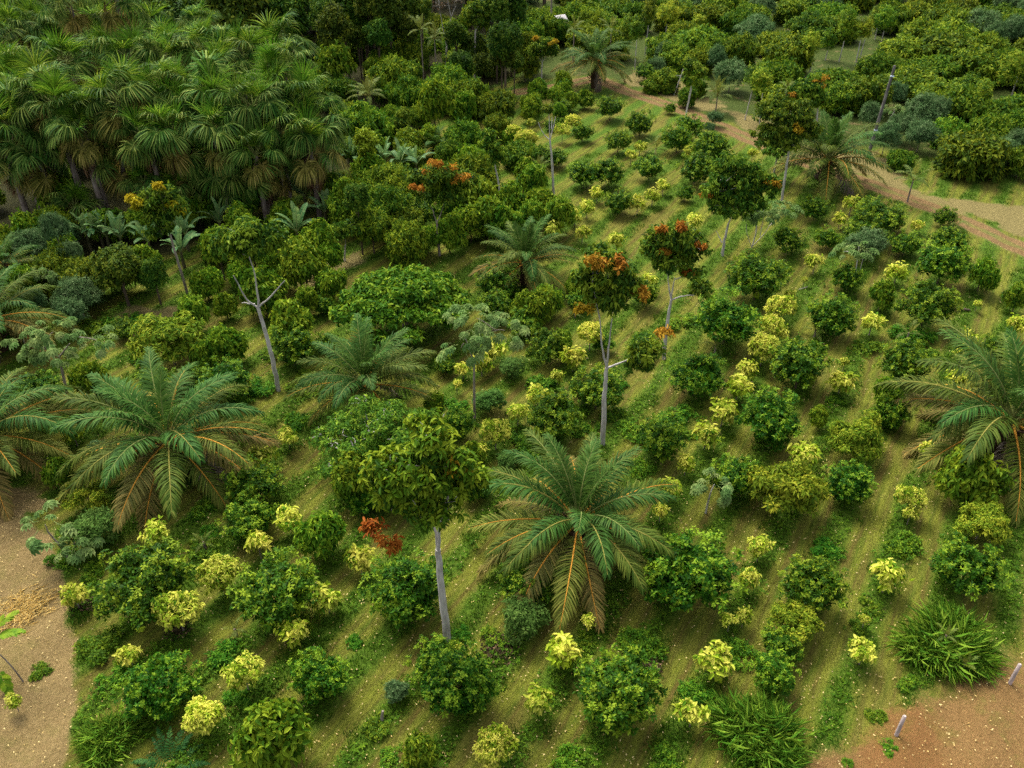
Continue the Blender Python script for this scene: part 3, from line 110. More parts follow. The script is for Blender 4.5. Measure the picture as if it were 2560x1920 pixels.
  ('slender6', 'slender', 46.21, 127.96, 0.09, [[(-0.0, 0.0), (0.07, 1.38), (0.13, 2.75)]], [(0.01, 5.56, 1.19, 2.53)], []),
  ('slender7', 'slender', 47.76, 125.64, 0.09, [[(-0.0, 0.0), (-0.01, 1.94), (-0.03, 3.84)]], [(-0.09, 5.03, 1.03, 1.51)], []),
  ('slender8', 'slender', 48.12, 125.64, 0.09, [[(0.0, 0.0), (0.08, 1.8), (0.16, 3.58)]], [(0.13, 4.9, 0.9, 1.36)], []),
  ('slender9', 'slender', 44.51, 128.75, 0.09, [[(-0.0, 0.0), (0.03, 0.73), (0.06, 1.46)]], [(-0.01, 2.83, 1.07, 1.56)], []),
  ('slender10', 'slender', 55.81, 138.6, 0.09, [[(-0.0, 0.0), (0.04, 0.81), (0.07, 1.61)]], [(-0.08, 3.48, 1.51, 1.83)], []),
  ('slender11', 'slender', 39.99, 120.97, 0.09, [[(-0.0, 0.0), (0.08, 1.0), (0.16, 1.99)]], [(-0.61, 4.2, 1.2, 1.91)], []),
  ('slender12', 'slender', 39.83, 123.39, 0.09, [[(0.0, 0.0), (0.03, 0.54), (0.07, 1.08)]], [(-0.79, 3.07, 0.82, 1.96)], []),
  ('slender13', 'slender', 27.45, 102.93, 0.075, [[(0.0, 0.0), (0.21, 1.92), (0.41, 3.81)]], [(0.48, 5.04, 1.34, 1.67)], []),
  ('slender14', 'slender', 28.56, 100.19, 0.075, [[(0.0, 0.0), (-0.14, 1.98), (-0.28, 3.92)]], [(-0.51, 5.3, 1.13, 1.25)], []),
  ('slender15', 'slender', 20.02, 101.28, 0.075, [[(-0.0, 0.0), (0.22, 2.08), (0.43, 4.12)]], [(0.33, 5.68, 1.14, 1.45)], []),
  ('slender16', 'slender', 55.51, 140.41, 0.09, [[(0.0, 0.0), (-0.04, 0.81), (-0.08, 1.62)]], [(-0.34, 3.36, 1.07, 1.51)], []),
  ('slender17', 'slender', 63.4, 112.45, 0.09, [[(-0.0, 0.0), (0.01, 1.14), (0.03, 2.27)]], [(-1.19, 3.26, 1.58, 2.43)], []),
  ('slender18', 'slender', 54.21, 101.58, 0.09, [[(0.0, 0.0), (-0.02, 1.01), (-0.03, 2.01)]], [(-0.5, 3.17, 1.16, 1.92)], []),
]
CECROPIAS = [
  (-28.36, 45.21, [[(0.0, 0.0), (0.31, 2.26), (0.54, 4.36)], [(0.54, 4.36), (0.15, 5.6)], [(0.54, 4.36), (1.91, 5.82)], [(0.54, 4.36), (-1.24, 5.38)]], [(0.69, 6.15, 1.55, 0.84), (-1.27, 5.6, 1.04, 0.57), (0.28, 4.47, 1.05, 0.86), (3.17, 5.6, 1.04, 0.61)], 70, 0.5),
  (-2.39, 44.72, [[(0.0, 0.0), (0.03, 2.37), (0.08, 4.35)], [(0.08, 4.35), (0.46, 5.69), (1.41, 6.57)], [(0.08, 4.35), (-0.47, 5.69)]], [(0.32, 7.43, 1.74, 0.78), (1.96, 6.57, 1.06, 0.74), (-0.67, 5.36, 1.03, 0.75), (0.75, 6.13, 0.93, 0.56)], 80, 0.5),
  (-22.99, 32.24, [[(-0.0, 0.0), (-0.2, 1.25), (-0.54, 2.25)], [(-0.0, 0.0), (0.49, 1.14)]], [(-0.53, 2.79, 1.1, 0.43), (0.62, 1.59, 0.76, 0.68)], 26, 0.55),
  (10.81, 36.11, [[(0.0, 0.0), (0.03, 0.77), (0.08, 1.35)]], [(0.21, 2.03, 0.76, 0.59)], 24, 0.45),
  (20.75, 69.2, [[(0.0, 0.0), (0.19, 1.32), (0.03, 2.76)], [(0.0, 0.0), (-0.7, 1.47), (-0.94, 2.62)], [(0.0, 0.0), (1.1, 1.47), (1.27, 2.04)], [(0.57, 1.03), (0.56, 2.76)]], [(0.48, 3.61, 1.44, 0.79), (-1.02, 3.18, 1.05, 0.66), (2.29, 3.75, 1.05, 0.59)], 60, 0.5),
  (-35.19, 59.66, [[(0.0, 0.0), (0.27, 1.27), (0.41, 2.21)], [(0.27, 1.27), (-0.01, 1.75)]], [(-0.35, 2.91, 0.89, 0.51), (0.52, 2.6, 0.69, 0.41)], 34, 0.45),
  (43.57, 101.28, [[(-0.0, 0.0), (0.28, 0.73), (0.57, 1.36)]], [(0.55, 1.81, 1.52, 0.63)], 26, 0.5),
  (27.26, 61.94, [[(-0.0, 0.0), (-0.14, 1.46), (-0.29, 2.95)], [(-0.0, 0.0), (0.23, 1.46), (0.29, 2.55)], [(-0.08, 0.07), (-0.35, 0.77)]], [(-0.38, 3.62, 1.14, 0.54), (-1.5, 3.22, 0.73, 0.42)], 24, 0.5),
]
SPOTS = {'left_young': (-22.53, 25.07), 'straw': (-24.2, 29.04), 'log': ((33.88, 58.42), (34.99, 58.21)), 'stakes': ((16.49, 22.28), (22.58, 24.89)), 'pole1': (5.87, 139.7), 'pole2': (37.54, 89.86), 'column': (-18.63, 78.14), 'column2': (-13.9, 82.65), 'roof': (5.47, 136.76), 'mound1': (-0.63, 26.71), 'mound2': (6.24, 25.75), 'mound3': (-21.3, 29.43), 'mound4': (-16.01, 27.8), 'soil1': (0.56, 22.24), 'stump': (-5.66, 22.92), 'stick1': (23.16, 61.68)}
TRACK = [(0.88, 113.9), (5.95, 115.91), (11.13, 120.12), (14.84, 113.9), (20.86, 106.39), (26.5, 96.55), (31.97, 87.65), (35.92, 83.08), (38.04, 79.98), (40.33, 76.36), (42.19, 72.32), (44.06, 68.6), (45.71, 64.34)]
LEFT_PATH = [(-32.72, 37.38), (-27.44, 36.11), (-26.33, 35.36), (-24.87, 34.17), (-23.6, 32.24), (-22.34, 29.43), (-21.43, 27.71), (-20.25, 25.75), (-19.37, 24.09), (-19.03, 22.92), (-18.48, 20.77), (-18.09, 19.07), (-22.93, 19.07)]
LEFT_PATCH = [(-31.26, 37.99), (-27.26, 38.26), (-26.17, 37.2), (-25.7, 36.11), (-30.3, 36.11)]
RIGHT_SOIL = [(10.68, 19.07), (12.23, 21.09), (13.61, 22.24), (15.46, 22.99), (17.64, 23.77), (19.45, 24.49), (20.74, 25.07), (22.98, 26.09), (24.77, 26.8), (28.61, 28.46), (23.48, 19.07)]
BROWN = [[(-29.12, 58.85), (-25.52, 58.85), (-25.51, 56.53), (-27.6, 54.55), (-30.95, 56.76)], [(-17.71, 63.26), (-15.65, 66.12), (-12.83, 69.35), (-13.04, 66.45), (-14.41, 63.26), (-16.49, 60.72)], [(17.71, 124.45), (23.62, 117.24), (25.92, 107.82), (23.39, 106.09), (20.15, 109.97), (17.33, 114.47), (14.6, 118.46)], [(25.2, 106.98), (29.87, 103.5), (33.26, 92.16), (39.14, 92.16), (40.51, 88.97), (39.49, 82.68), (42.99, 79.24), (48.44, 77.78), (49.68, 72.0), (45.98, 70.12), (40.9, 77.78), (36.19, 83.88), (26.95, 98.6)], [(48.15, 124.59), (50.78, 125.37), (53.91, 129.35), (51.41, 131.85), (48.95, 127.73)], [(57.57, 113.24), (59.04, 113.9), (57.65, 110.67), (56.49, 110.67)]]

# ------------------------------------------------------------------ helpers
def nrm(v):
    return v / np.maximum(np.linalg.norm(v, axis=-1, keepdims=True), 1e-9)

class Geo:
    """Collects faces of any size, each with a material slot and a tint, into one mesh."""
    def __init__(s):
        s.V, s.F, s.M, s.T, s.n = [], [], [], [], 0
    def add(s, V, F, mat=0, tint=0.5):
        V = np.asarray(V, dtype=np.float32).reshape(-1, 3)
        F = np.asarray(F, dtype=np.int32)
        s.V.append(V); s.F.append(F + s.n); s.n += len(V)
        s.M.append(np.full(len(F), mat, np.int32))
        s.T.append(np.broadcast_to(np.asarray(tint, np.float32), (len(F),)).copy())
    def mesh(s, name, mats, smooth=False):
        me = bpy.data.meshes.new(name)
        V = np.concatenate(s.V)
        me.vertices.add(len(V)); me.vertices.foreach_set('co', V.ravel())
        loops = np.concatenate([f.ravel() for f in s.F])
        sizes = np.concatenate([np.full(len(f), f.shape[1], np.int32) for f in s.F])
        starts = np.concatenate([[0], np.cumsum(sizes)[:-1]]).astype(np.int32)
        me.loops.add(len(loops)); me.loops.foreach_set('vertex_index', loops)
        me.polygons.add(len(sizes)); me.polygons.foreach_set('loop_start', starts)
        me.polygons.foreach_set('material_index', np.concatenate(s.M))
        if smooth:
            me.polygons.foreach_set('use_smooth', np.ones(len(sizes), bool))
        a = me.attributes.new('tint', 'FLOAT', 'FACE')
        a.data.foreach_set('value', np.concatenate(s.T))
        me.update(calc_edges=True)
        for m in (mats if isinstance(mats, (list, tuple)) else [mats]):
            me.materials.append(m)
        return me

def tube(g, pts, radii, sides=6, mat=0, tint=0.5):
    pts = np.asarray(pts, float)
    radii = np.broadcast_to(np.asarray(radii, float), (len(pts),))
    tan = nrm(np.gradient(pts, axis=0))
    ref = np.array([1.0, 0, 0]) if abs(tan[0][2]) > 0.8 else np.array([0, 0, 1.0])
    a = nrm(np.cross(tan, ref)); b = np.cross(tan, a)
    an = np.linspace(0, 2 * np.pi, sides, endpoint=False)
    ring = pts[:, None] + radii[:, None, None] * (np.cos(an)[None, :, None] * a[:, None] + np.sin(an)[None, :, None] * b[:, None])
    n = len(pts)
    i = np.arange(n - 1)[:, None] * sides; j = np.arange(sides)[None]; k = (j + 1) % sides
    F = np.stack([i + j, i + k, i + sides + k, i + sides + j], -1).reshape(-1, 4)
    g.add(ring.reshape(-1, 3), F, mat, tint)
    g.add(ring[-1], np.arange(sides)[None], mat, tint)

def smooth_line(p, n, rng=None, wob=0.0):
    p = np.asarray(p, float)
    t = np.linspace(0, 1, len(p)); q = np.linspace(0, 1, n)
    out = np.stack([np.interp(q, t, p[:, k]) for k in range(p.shape[1])], 1)
    if len(p) > 2:
        for _ in range(2):
            out[1:-1] = 0.25 * out[:-2] + 0.5 * out[1:-1] + 0.25 * out[2:]
    if rng is not None and wob:
        out[1:-1] += rng.normal(0, wob, out[1:-1].shape)
    return out

def leaves(g, pos, direc, normal, length, width, mat=0, tint=0.5, rich=False, curl=0.12):
    """Many leaves at once: a folded blade of two faces along its midrib."""
    N = len(pos)
    X = nrm(direc)
    Z = nrm(normal - (normal * X).sum(1, keepdims=True) * X)
    Y = np.cross(Z, X)
    L = np.broadcast_to(np.asarray(length, float), (N,)); W = np.broadcast_to(np.asarray(width, float), (N,))
    if rich:
        tm = np.array([[0, 0, 0], [.28, .54, .10], [.68, .42, .02], [1, 0, -curl * 2], [.68, -.42, .02], [.28, -.54, .10]])
        fc = np.array([[0, 3, 2, 1], [0, 5, 4, 3]])
    else:
        tm = np.array([[0, 0, 0], [.45, .5, .06], [1, 0, -curl], [.45, -.5, .06]])
        fc = np.array([[0, 2, 1], [0, 3, 2]])
    V = (pos[:, None] + tm[None, :, 0:1] * L[:, None, None] * X[:, None] + tm[None, :, 1:2] * W[:, None, None] * Y[:, None]
         + tm[None, :, 2:3] * L[:, None, None] * Z[:, None])
    F = (np.arange(N) * len(tm))[:, None, None] + fc[None]
    t = np.broadcast_to(np.asarray(tint, float), (N,))
    g.add(V.reshape(-1, 3), F.reshape(-1, fc.shape[1]), mat, np.repeat(t, len(fc)))

def sphere_dirs(rng, n, zmin=-1.0):
    z = rng.uniform(zmin, 1, n); a = rng.uniform(0, 2 * np.pi, n); r = np.sqrt(1 - z * z)
    return np.stack([r * np.cos(a), r * np.sin(a), z], 1)

def foliage(g, rng, lobes, shoots, per, L, W, droop=.35, zmin=-.5, up=.45, young=.12, base=.54, var=.17, shell=.35,
            rich=False, mat=0, spread=(35, 100), curl=.12, flutter=.25, lift=0.0, jitter=.12):
    """Leafy shoots over the surface of several lobes (cx,cy,cz,rx,ry,rz); each shoot is a rosette of leaves."""
    lobes = np.asarray(lobes, float)
    area = (lobes[:, 3] * lobes[:, 4] + lobes[:, 3] * lobes[:, 5] + lobes[:, 4] * lobes[:, 5])
    idx = rng.choice(len(lobes), shoots, p=area / area.sum())
    d = sphere_dirs(rng, shoots, zmin)
    rad = 1 - shell * rng.random(shoots) ** 1.7
    c = lobes[idx, :3] + d * lobes[idx, 3:] * rad[:, None]
    c += rng.normal(0, jitter, c.shape) * lobes[idx, 3:].mean(1, keepdims=True) * .5
    ax = nrm(d * .8 + np.array([0, 0, up]) + rng.normal(0, .25, d.shape))
    st = np.clip(base + rng.normal(0, var, shoots), .02, .98)
    st = np.where(rng.random(shoots) < young, rng.uniform(.75, 1.0, shoots), st)
    n = shoots * per
    si = np.repeat(np.arange(shoots), per)
    A = ax[si]
    ref = np.where(np.abs(A[:, 2:3]) > .9, np.array([[1.0, 0, 0]]), np.array([[0, 0, 1.0]]))
    U = nrm(np.cross(A, ref)); V = np.cross(A, U)
    az = (np.tile(np.arange(per), shoots) * 2.39996 + rng.uniform(0, 6.28, shoots)[si] + rng.normal(0, .3, n))
    inc = np.radians(rng.uniform(*spread, n))
    D = A * np.cos(inc)[:, None] + (U * np.cos(az)[:, None] + V * np.sin(az)[:, None]) * np.sin(inc)[:, None]
    D[:, 2] -= droop * rng.uniform(.5, 1.3, n)
    D = nrm(D)
    Nn = A * .6 + np.array([0, 0, .6]) + rng.normal(0, flutter, D.shape)
    ll = L * rng.uniform(.65, 1.25, n)
    P = c[si] + D * (L * .12) + A * (rng.uniform(-.6, .6, n) * L)[:, None]
    tint = np.clip(st[si] + rng.normal(0, .1, n), 0, 1)
    leaves(g, P, D, Nn, ll, W * ll / L * rng.uniform(.85, 1.15, n), mat, tint, rich, curl)
    return c

# ------------------------------------------------------------------ materials
def new_mat(name):
    m = bpy.data.materials.new(name)
    m.use_nodes = True
    nt = m.node_tree
    nt.nodes.clear()
    out = nt.nodes.new('ShaderNodeOutputMaterial')
    return m, nt, out

def leaf_mat(name, dark, mid, light, rough=.5, spec=.35, trans=.25, objvar=.03, valvar=.25):
    m, nt, out = new_mat(name)
    N, Lk = nt.nodes.new, nt.links.new
    at = N('ShaderNodeAttribute'); at.attribute_name = 'tint'
    geo = N('ShaderNodeNewGeometry')
    oi = N('ShaderNodeObjectInfo')
    ad = N('ShaderNodeMath'); ad.operation = 'MULTIPLY_ADD'
    Lk(geo.outputs['Random Per Island'], ad.inputs[0]); ad.inputs[1].default_value = .16
    Lk(at.outputs['Fac'], ad.inputs[2])
    ad2 = N('ShaderNodeMath'); ad2.operation = 'SUBTRACT'; Lk(ad.outputs[0], ad2.inputs[0]); ad2.inputs[1].default_value = .08
    cr = N('ShaderNodeValToRGB')
    e = cr.color_ramp.elements
    e[0].position, e[0].color = .08, (*dark, 1)
    e[1].position, e[1].color = .95, (*light, 1)
    k = e.new(.48); k.color = (*mid, 1)
    Lk(ad2.outputs[0], cr.inputs[0])
    hs = N('ShaderNodeHueSaturation')
    mh = N('ShaderNodeMath'); mh.operation = 'MULTIPLY_ADD'; Lk(oi.outputs['Random'], mh.inputs[0]); mh.inputs[1].default_value = objvar; mh.inputs[2].default_value = .5 - objvar / 2
    mul = N('ShaderNodeMath'); mul.operation = 'MULTIPLY'; Lk(oi.outputs['Random'], mul.inputs[0]); mul.inputs[1].default_value = 7.31
    fr = N('ShaderNodeMath'); fr.operation = 'FRACT'; Lk(mul.outputs[0], fr.inputs[0])
    mv = N('ShaderNodeMath'); mv.operation = 'MULTIPLY_ADD'; Lk(fr.outputs[0], mv.inputs[0]); mv.inputs[1].default_value = valvar; mv.inputs[2].default_value = 1 - valvar / 2
    Lk(mh.outputs[0], hs.inputs['Hue']); Lk(mv.outputs[0], hs.inputs['Value']); Lk(cr.outputs[0], hs.inputs['Color'])
    p = N('ShaderNodeBsdfPrincipled')
    p.inputs['Roughness'].default_value = min(.9, rough + .12)
    p.inputs['Specular IOR Level'].default_value = spec * .22
    Lk(hs.outputs[0], p.inputs['Base Color'])
    if trans > 0:
        t = N('ShaderNodeBsdfTranslucent')
        th = N('ShaderNodeHueSaturation'); th.inputs['Hue'].default_value = .485; th.inputs['Value'].default_value = 1.25
        Lk(hs.outputs[0], th.inputs['Color']); Lk(th.outputs[0], t.inputs[0])
        mx = N('ShaderNodeMixShader'); mx.inputs[0].default_value = trans
        Lk(p.outputs[0], mx.inputs[1]); Lk(t.outputs[0], mx.inputs[2]); Lk(mx.outputs[0], out.inputs[0])
    else:
        Lk(p.outputs[0], out.inputs[0])
    return m

def bark_mat(name, a, b, scale=6.0, rings=0.0):
    m, nt, out = new_mat(name)
    N, Lk = nt.nodes.new, nt.links.new
    tc = N('ShaderNodeTexCoord')
    mp = N('ShaderNodeMapping'); mp.inputs['Scale'].default_value = (scale, scale, scale * .25)
    Lk(tc.outputs['Object'], mp.inputs[0])
    no = N('ShaderNodeTexNoise'); no.inputs['Scale'].default_value = 1.0; no.inputs['Detail'].default_value = 6
    Lk(mp.outputs[0], no.inputs['Vector'])
    cr = N('ShaderNodeValToRGB'); e = cr.color_ramp.elements
    e[0].position, e[0].color = .35, (*a, 1); e[1].position, e[1].color = .65, (*b, 1)
    Lk(no.outputs['Fac'], cr.inputs[0])
    p = N('ShaderNodeBsdfPrincipled'); p.inputs['Roughness'].default_value = .85; p.inputs['Specular IOR Level'].default_value = .2
    Lk(cr.outputs[0], p.inputs['Base Color'])
    bp = N('ShaderNodeBump'); bp.inputs['Strength'].default_value = .5; bp.inputs['Distance'].default_value = .03
    Lk(no.outputs['Fac'], bp.inputs['Height']); Lk(bp.outputs[0], p.inputs['Normal'])
    Lk(p.outputs[0], out.inputs[0])
    return m

MT = dict(
    C=leaf_mat('citrus leaf', (.010, .044, .002), (.034, .118, .004), (.23, .34, .018), rough=.42, spec=.4, objvar=.022),
    Y=leaf_mat('yellow flush leaf', (.065, .16, .006), (.28, .385, .018), (.64, .62, .10), rough=.5, trans=.3, valvar=.3, objvar=.012),
    K=leaf_mat('cacao leaf', (.018, .064, .004), (.070, .170, .008), (.23, .32, .018), rough=.45, objvar=.03),
    B=leaf_mat('matt round shrub leaf', (.024, .070, .010), (.058, .135, .020), (.12, .21, .04), rough=.6, objvar=.02),
    G=leaf_mat('grey green leaf', (.030, .076, .022), (.075, .155, .050), (.18, .27, .11), rough=.65, spec=.2, objvar=.02),
    F=leaf_mat('feathery yellow green leaf', (.040, .095, .006), (.14, .235, .012), (.36, .40, .03), rough=.55, trans=.3, objvar=.025),
    S=leaf_mat('spreading tree leaf', (.016, .054, .004), (.068, .150, .008), (.22, .295, .016), rough=.5, objvar=.045, valvar=.5),
    R=leaf_mat('forest tree leaf', (.014, .042, .004), (.050, .110, .008), (.16, .215, .016), rough=.5, objvar=.045, valvar=.5),
    W=leaf_mat('weed leaf', (.022, .075, .005), (.060, .165, .008), (.17, .28, .015), rough=.5, objvar=.05),
    T=leaf_mat('tall grass blade', (.030, .100, .008), (.070, .195, .014), (.20, .33, .03), rough=.6, spec=.2, trans=.35, objvar=.02),
    D=leaf_mat('fern leaflet', (.010, .045, .010), (.028, .095, .018), (.09, .18, .03), rough=.42),
    M=leaf_mat('dark lance leaf', (.014, .050, .005), (.052, .130, .009), (.20, .28, .018), rough=.45, spec=.4, objvar=.03),
    flush_o=leaf_mat('orange young leaf', (.22, .095, .010), (.35, .160, .014), (.46, .25, .025), rough=.5, trans=.2),
    flush_r=leaf_mat('red young leaf', (.19, .062, .008), (.33, .110, .012), (.42, .17, .02), rough=.45, trans=.2),
    flush_y=leaf_mat('ochre young leaf', (.15, .10, .006), (.29, .19, .010), (.40, .27, .015), rough=.45, trans=.3),
    flush_g=leaf_mat('golden young leaf', (.24, .22, .008), (.38, .35, .012), (.52, .46, .02), rough=.45, trans=.3),
    frond=leaf_mat('oil palm leaflet', (.012, .050, .006), (.040, .112, .015), (.12, .21, .035), rough=.5, spec=.5, objvar=.02),
    frond_mid=leaf_mat('olive palm leaflet', (.024, .054, .006), (.075, .118, .013), (.19, .20, .035), rough=.5, spec=.4, objvar=.02),
    frond_old=leaf_mat('yellowing palm leaflet', (.050, .060, .014), (.115, .115, .026), (.25, .19, .05), rough=.5, objvar=.03),
    frond_dead=leaf_mat('dead palm leaflet', (.08, .06, .045), (.17, .135, .105), (.30, .255, .21), rough=.8, spec=.1, objvar=.02),
    stalk=bark_mat('green frond stalk', (.13, .17, .04), (.22, .24, .07)),
    stalk_o=bark_mat('orange frond stalk', (.40, .17, .018), (.55, .27, .035)),
    stalk_y=bark_mat('yellow frond stalk', (.15, .15, .025), (.25, .22, .045)),
    stalk_d=bark_mat('dry frond stalk', (.16, .10, .06), (.26, .18, .11)),
    coco=leaf_mat('pale palm leaflet', (.035, .080, .012), (.10, .155, .024), (.26, .27, .05), rough=.42, spec=.4),
    fan=leaf_mat('fan palm segment', (.014, .052, .006), (.060, .145, .018), (.24, .31, .060), rough=.5, spec=.4, objvar=.03),
    fan_new=leaf_mat('young fan segment', (.028, .095, .006), (.085, .205, .012), (.24, .36, .03), rough=.5, trans=.3, objvar=.03),
    fan_old=leaf_mat('yellowing fan segment', (.060, .070, .012), (.20, .180, .032), (.42, .34, .09), rough=.55),
    fan_dead=leaf_mat('dead fan segment', (.10, .048, .022), (.22, .11, .055), (.36, .21, .12), rough=.8, spec=.1, trans=.1),
    banana=leaf_mat('banana blade', (.030, .095, .030), (.085, .19, .060), (.20, .31, .10), rough=.42, spec=.5),
    banana_rib=bark_mat('banana midrib', (.20, .26, .08), (.30, .34, .13)),
    banana_stem=bark_mat('banana stem', (.07, .075, .03), (.14, .11, .06)),
    cecropia=leaf_mat('palmate leaf', (.075, .155, .040), (.17, .28, .080), (.36, .45, .16), rough=.6, spec=.2, trans=.4, objvar=.03),
    bark_pale=bark_mat('pale grey bark', (.30, .27, .24), (.52, .49, .45)),
    bark_grey=bark_mat('grey brown bark', (.16, .13, .10), (.32, .27, .22)),
    bark_brown=bark_mat('brown bark', (.07, .05, .035), (.15, .11, .075)),
    palm_bark=bark_mat('fan palm bark', (.14, .10, .08), (.30, .25, .21)),
    heart=bark_mat('palm heart fibres', (.035, .022, .014), (.13, .075, .04), 14),
    wood_dark=bark_mat('weathered pole wood', (.07, .066, .06), (.17, .16, .145), 5),
    wood_pale=bark_mat('bleached stake wood', (.30, .26, .24), (.54, .42, .40), 8),
    log=bark_mat('dark log', (.03, .022, .016), (.09, .065, .045), 8),
    straw=leaf_mat('dry straw', (.40, .28, .09), (.60, .45, .16), (.78, .63, .28), rough=.8, spec=.1, trans=.2),
    litter=leaf_mat('brown leaf litter', (.018, .011, .008), (.065, .054, .025), (.22, .13, .08), rough=.9, spec=.1, trans=.05),
)

# ------------------------------------------------------------------ naming
def tag(o, label=None, cat=None, group=None, kind=None):
    if label: o['label'] = label
    if cat: o['category'] = cat
    if group: o['group'] = group
    if kind: o['kind'] = kind
    return o

def obj(name, me, parent=None, loc=(0, 0, 0), rot=(0, 0, 0), scl=(1, 1, 1), kind=None):
    o = bpy.data.objects.new(name, me)
    COL.objects.link(o)
    o.location = loc; o.rotation_euler = rot; o.scale = scl
    if parent is not None: o.parent = parent
    if kind: o['kind'] = kind
    return o

THINGS = []   # (object, kind of thing, x, y) for the labels
def thing(name, x, y, cat, group=None, what=None, label=None, rz=0.0):
    o = bpy.data.objects.new(name, None)
    COL.objects.link(o)
    o.empty_display_size = .3
    o.location = (x, y, 0); o.rotation_euler = (0, 0, rz)
    tag(o, label, cat, group)
    if what: THINGS.append((o, what, x, y))
    return o

# ------------------------------------------------------------------ ground
ROW_A, ROW_P, ROW_0 = R(59.5), 2.8, -0.40
def vnoise(x, y, seed=0):
    """Smooth value noise on a lattice."""
    xi, yi = np.floor(x).astype(np.int64), np.floor(y).astype(np.int64)
    fx, fy = x - xi, y - yi
    fx, fy = fx * fx * (3 - 2 * fx), fy * fy * (3 - 2 * fy)
    def h(a, b):
        n = (a * 374761393 + b * 668265263 + seed * 974711) & 0x7fffffff
        n = ((n ^ (n >> 13)) * 1274126177) & 0x7fffffff
        return ((n ^ (n >> 16)) & 0xffff) / 65535.0
    return (h(xi, yi) * (1 - fx) + h(xi + 1, yi) * fx) * (1 - fy) + (h(xi, yi + 1) * (1 - fx) + h(xi + 1, yi + 1) * fx) * fy

def row_u(x, y):
    u = -x * np.sin(ROW_A) + y * np.cos(ROW_A)
    return u + 1.0 * (vnoise(x / 11, y / 11, 3) - .5) + .45 * (vnoise(x / 2.1, y / 2.1, 4) - .5)

def row_d(x, y):
    f = (row_u(x, y) - ROW_0) / ROW_P
    return np.abs(f - np.round(f)) * ROW_P

def poly_sd(x, y, poly):
    """Signed distance, positive inside."""
    p = np.asarray(poly, float); d = np.full(x.shape, 1e9); ins = np.zeros(x.shape, bool)
    for a, b in zip(p, np.roll(p, -1, 0)):
        e = b - a
        t = np.clip(((x - a[0]) * e[0] + (y - a[1]) * e[1]) / max((e ** 2).sum(), 1e-9), 0, 1)
        d = np.minimum(d, np.hypot(x - a[0] - t * e[0], y - a[1] - t * e[1]))
        if abs(e[1]) > 1e-9:
            ins ^= ((a[1] > y) != (b[1] > y)) & (x < e[0] * (y - a[1]) / e[1] + a[0])
    return np.where(ins, d, -d)

def line_d(x, y, pts):
    d = np.full(x.shape, 1e9); p = np.asarray(pts, float)
    for a, b in zip(p[:-1], p[1:]):
        e = b - a
        t = np.clip(((x - a[0]) * e[0] + (y - a[1]) * e[1]) / (e ** 2).sum(), 0, 1)
        d = np.minimum(d, np.hypot(x - a[0] - t * e[0], y - a[1] - t * e[1]))
    return d

FOREST = [(-400, 66), (-45, 60), (-30, 66), (-21, 83), (-12, 92), (-9, 103), (0, 121), (0, 900), (-900, 900)]
SCRUB = [(1, 118), (11, 122), (16, 116), (27, 100), (54, 86), (54, 70), (54, 58), (400, 58), (900, 900), (1, 900)]

def soft(sd, w): return np.clip(.5 + sd / w, 0, 1)

def ground_masks(x, y):
    n1 = vnoise(x / 1.3, y / 1.3, 11) - .5; n2 = vnoise(x / .45, y / .45, 12) - .5
    wob = n1 * 1.1 + n2 * .5
    left = np.maximum(soft(poly_sd(x, y, LEFT_PATH) + wob * .7, .9), soft(poly_sd(x, y, LEFT_PATCH) + wob, 1.2))
    right = soft(poly_sd(x, y, RIGHT_SOIL) + wob * 1.6, 2.4)
    td = line_d(x, y, TRACK) + wob * .35
    brown = np.zeros_like(x)
    for b in BROWN: brown = np.maximum(brown, soft(poly_sd(x, y, b) + wob * 1.4, 2.2))
    forest = soft(poly_sd(x, y, FOREST) + wob, 5.)
    scrub = soft(poly_sd(x, y, SCRUB) + wob, 4.)
    return left, right, td, brown, forest, scrub

def ground_z(x, y):
    d = row_d(x, y)
    far = np.clip((95 - y) / 40, 0, 1)
    return (.07 * np.cos(d / (ROW_P / 2) * np.pi) + .05 * (vnoise(x / 1.1, y / 1.1, 7) - .5) + .25 * (vnoise(x / 14, y / 14, 8) - .5)) * far

# one grid, finest near the camera
ys = [15.0]
while ys[-1] < 900: ys.append(ys[-1] + max(.16, .0042 * (ys[-1] - 12) * (1 if ys[-1] < 150 else 6)))
ys = np.array(ys)
tx = np.linspace(-1, 1, 620)
half = np.where(ys < 200, 16 + ys * .66, 150 + (ys - 200) * 1.2)
GX = tx[None] * half[:, None]; GY = np.repeat(ys[:, None], len(tx), 1)
left, right, td, brown, forest, scrub = ground_masks(GX, GY)
GZ = ground_z(GX, GY)
kls = np.zeros(GX.shape, int)
kls[left > .5] = 1; kls[right > .5] = 2; kls[td < 1.25] = 3
kls[(forest > .5) & (kls == 0)] = 4

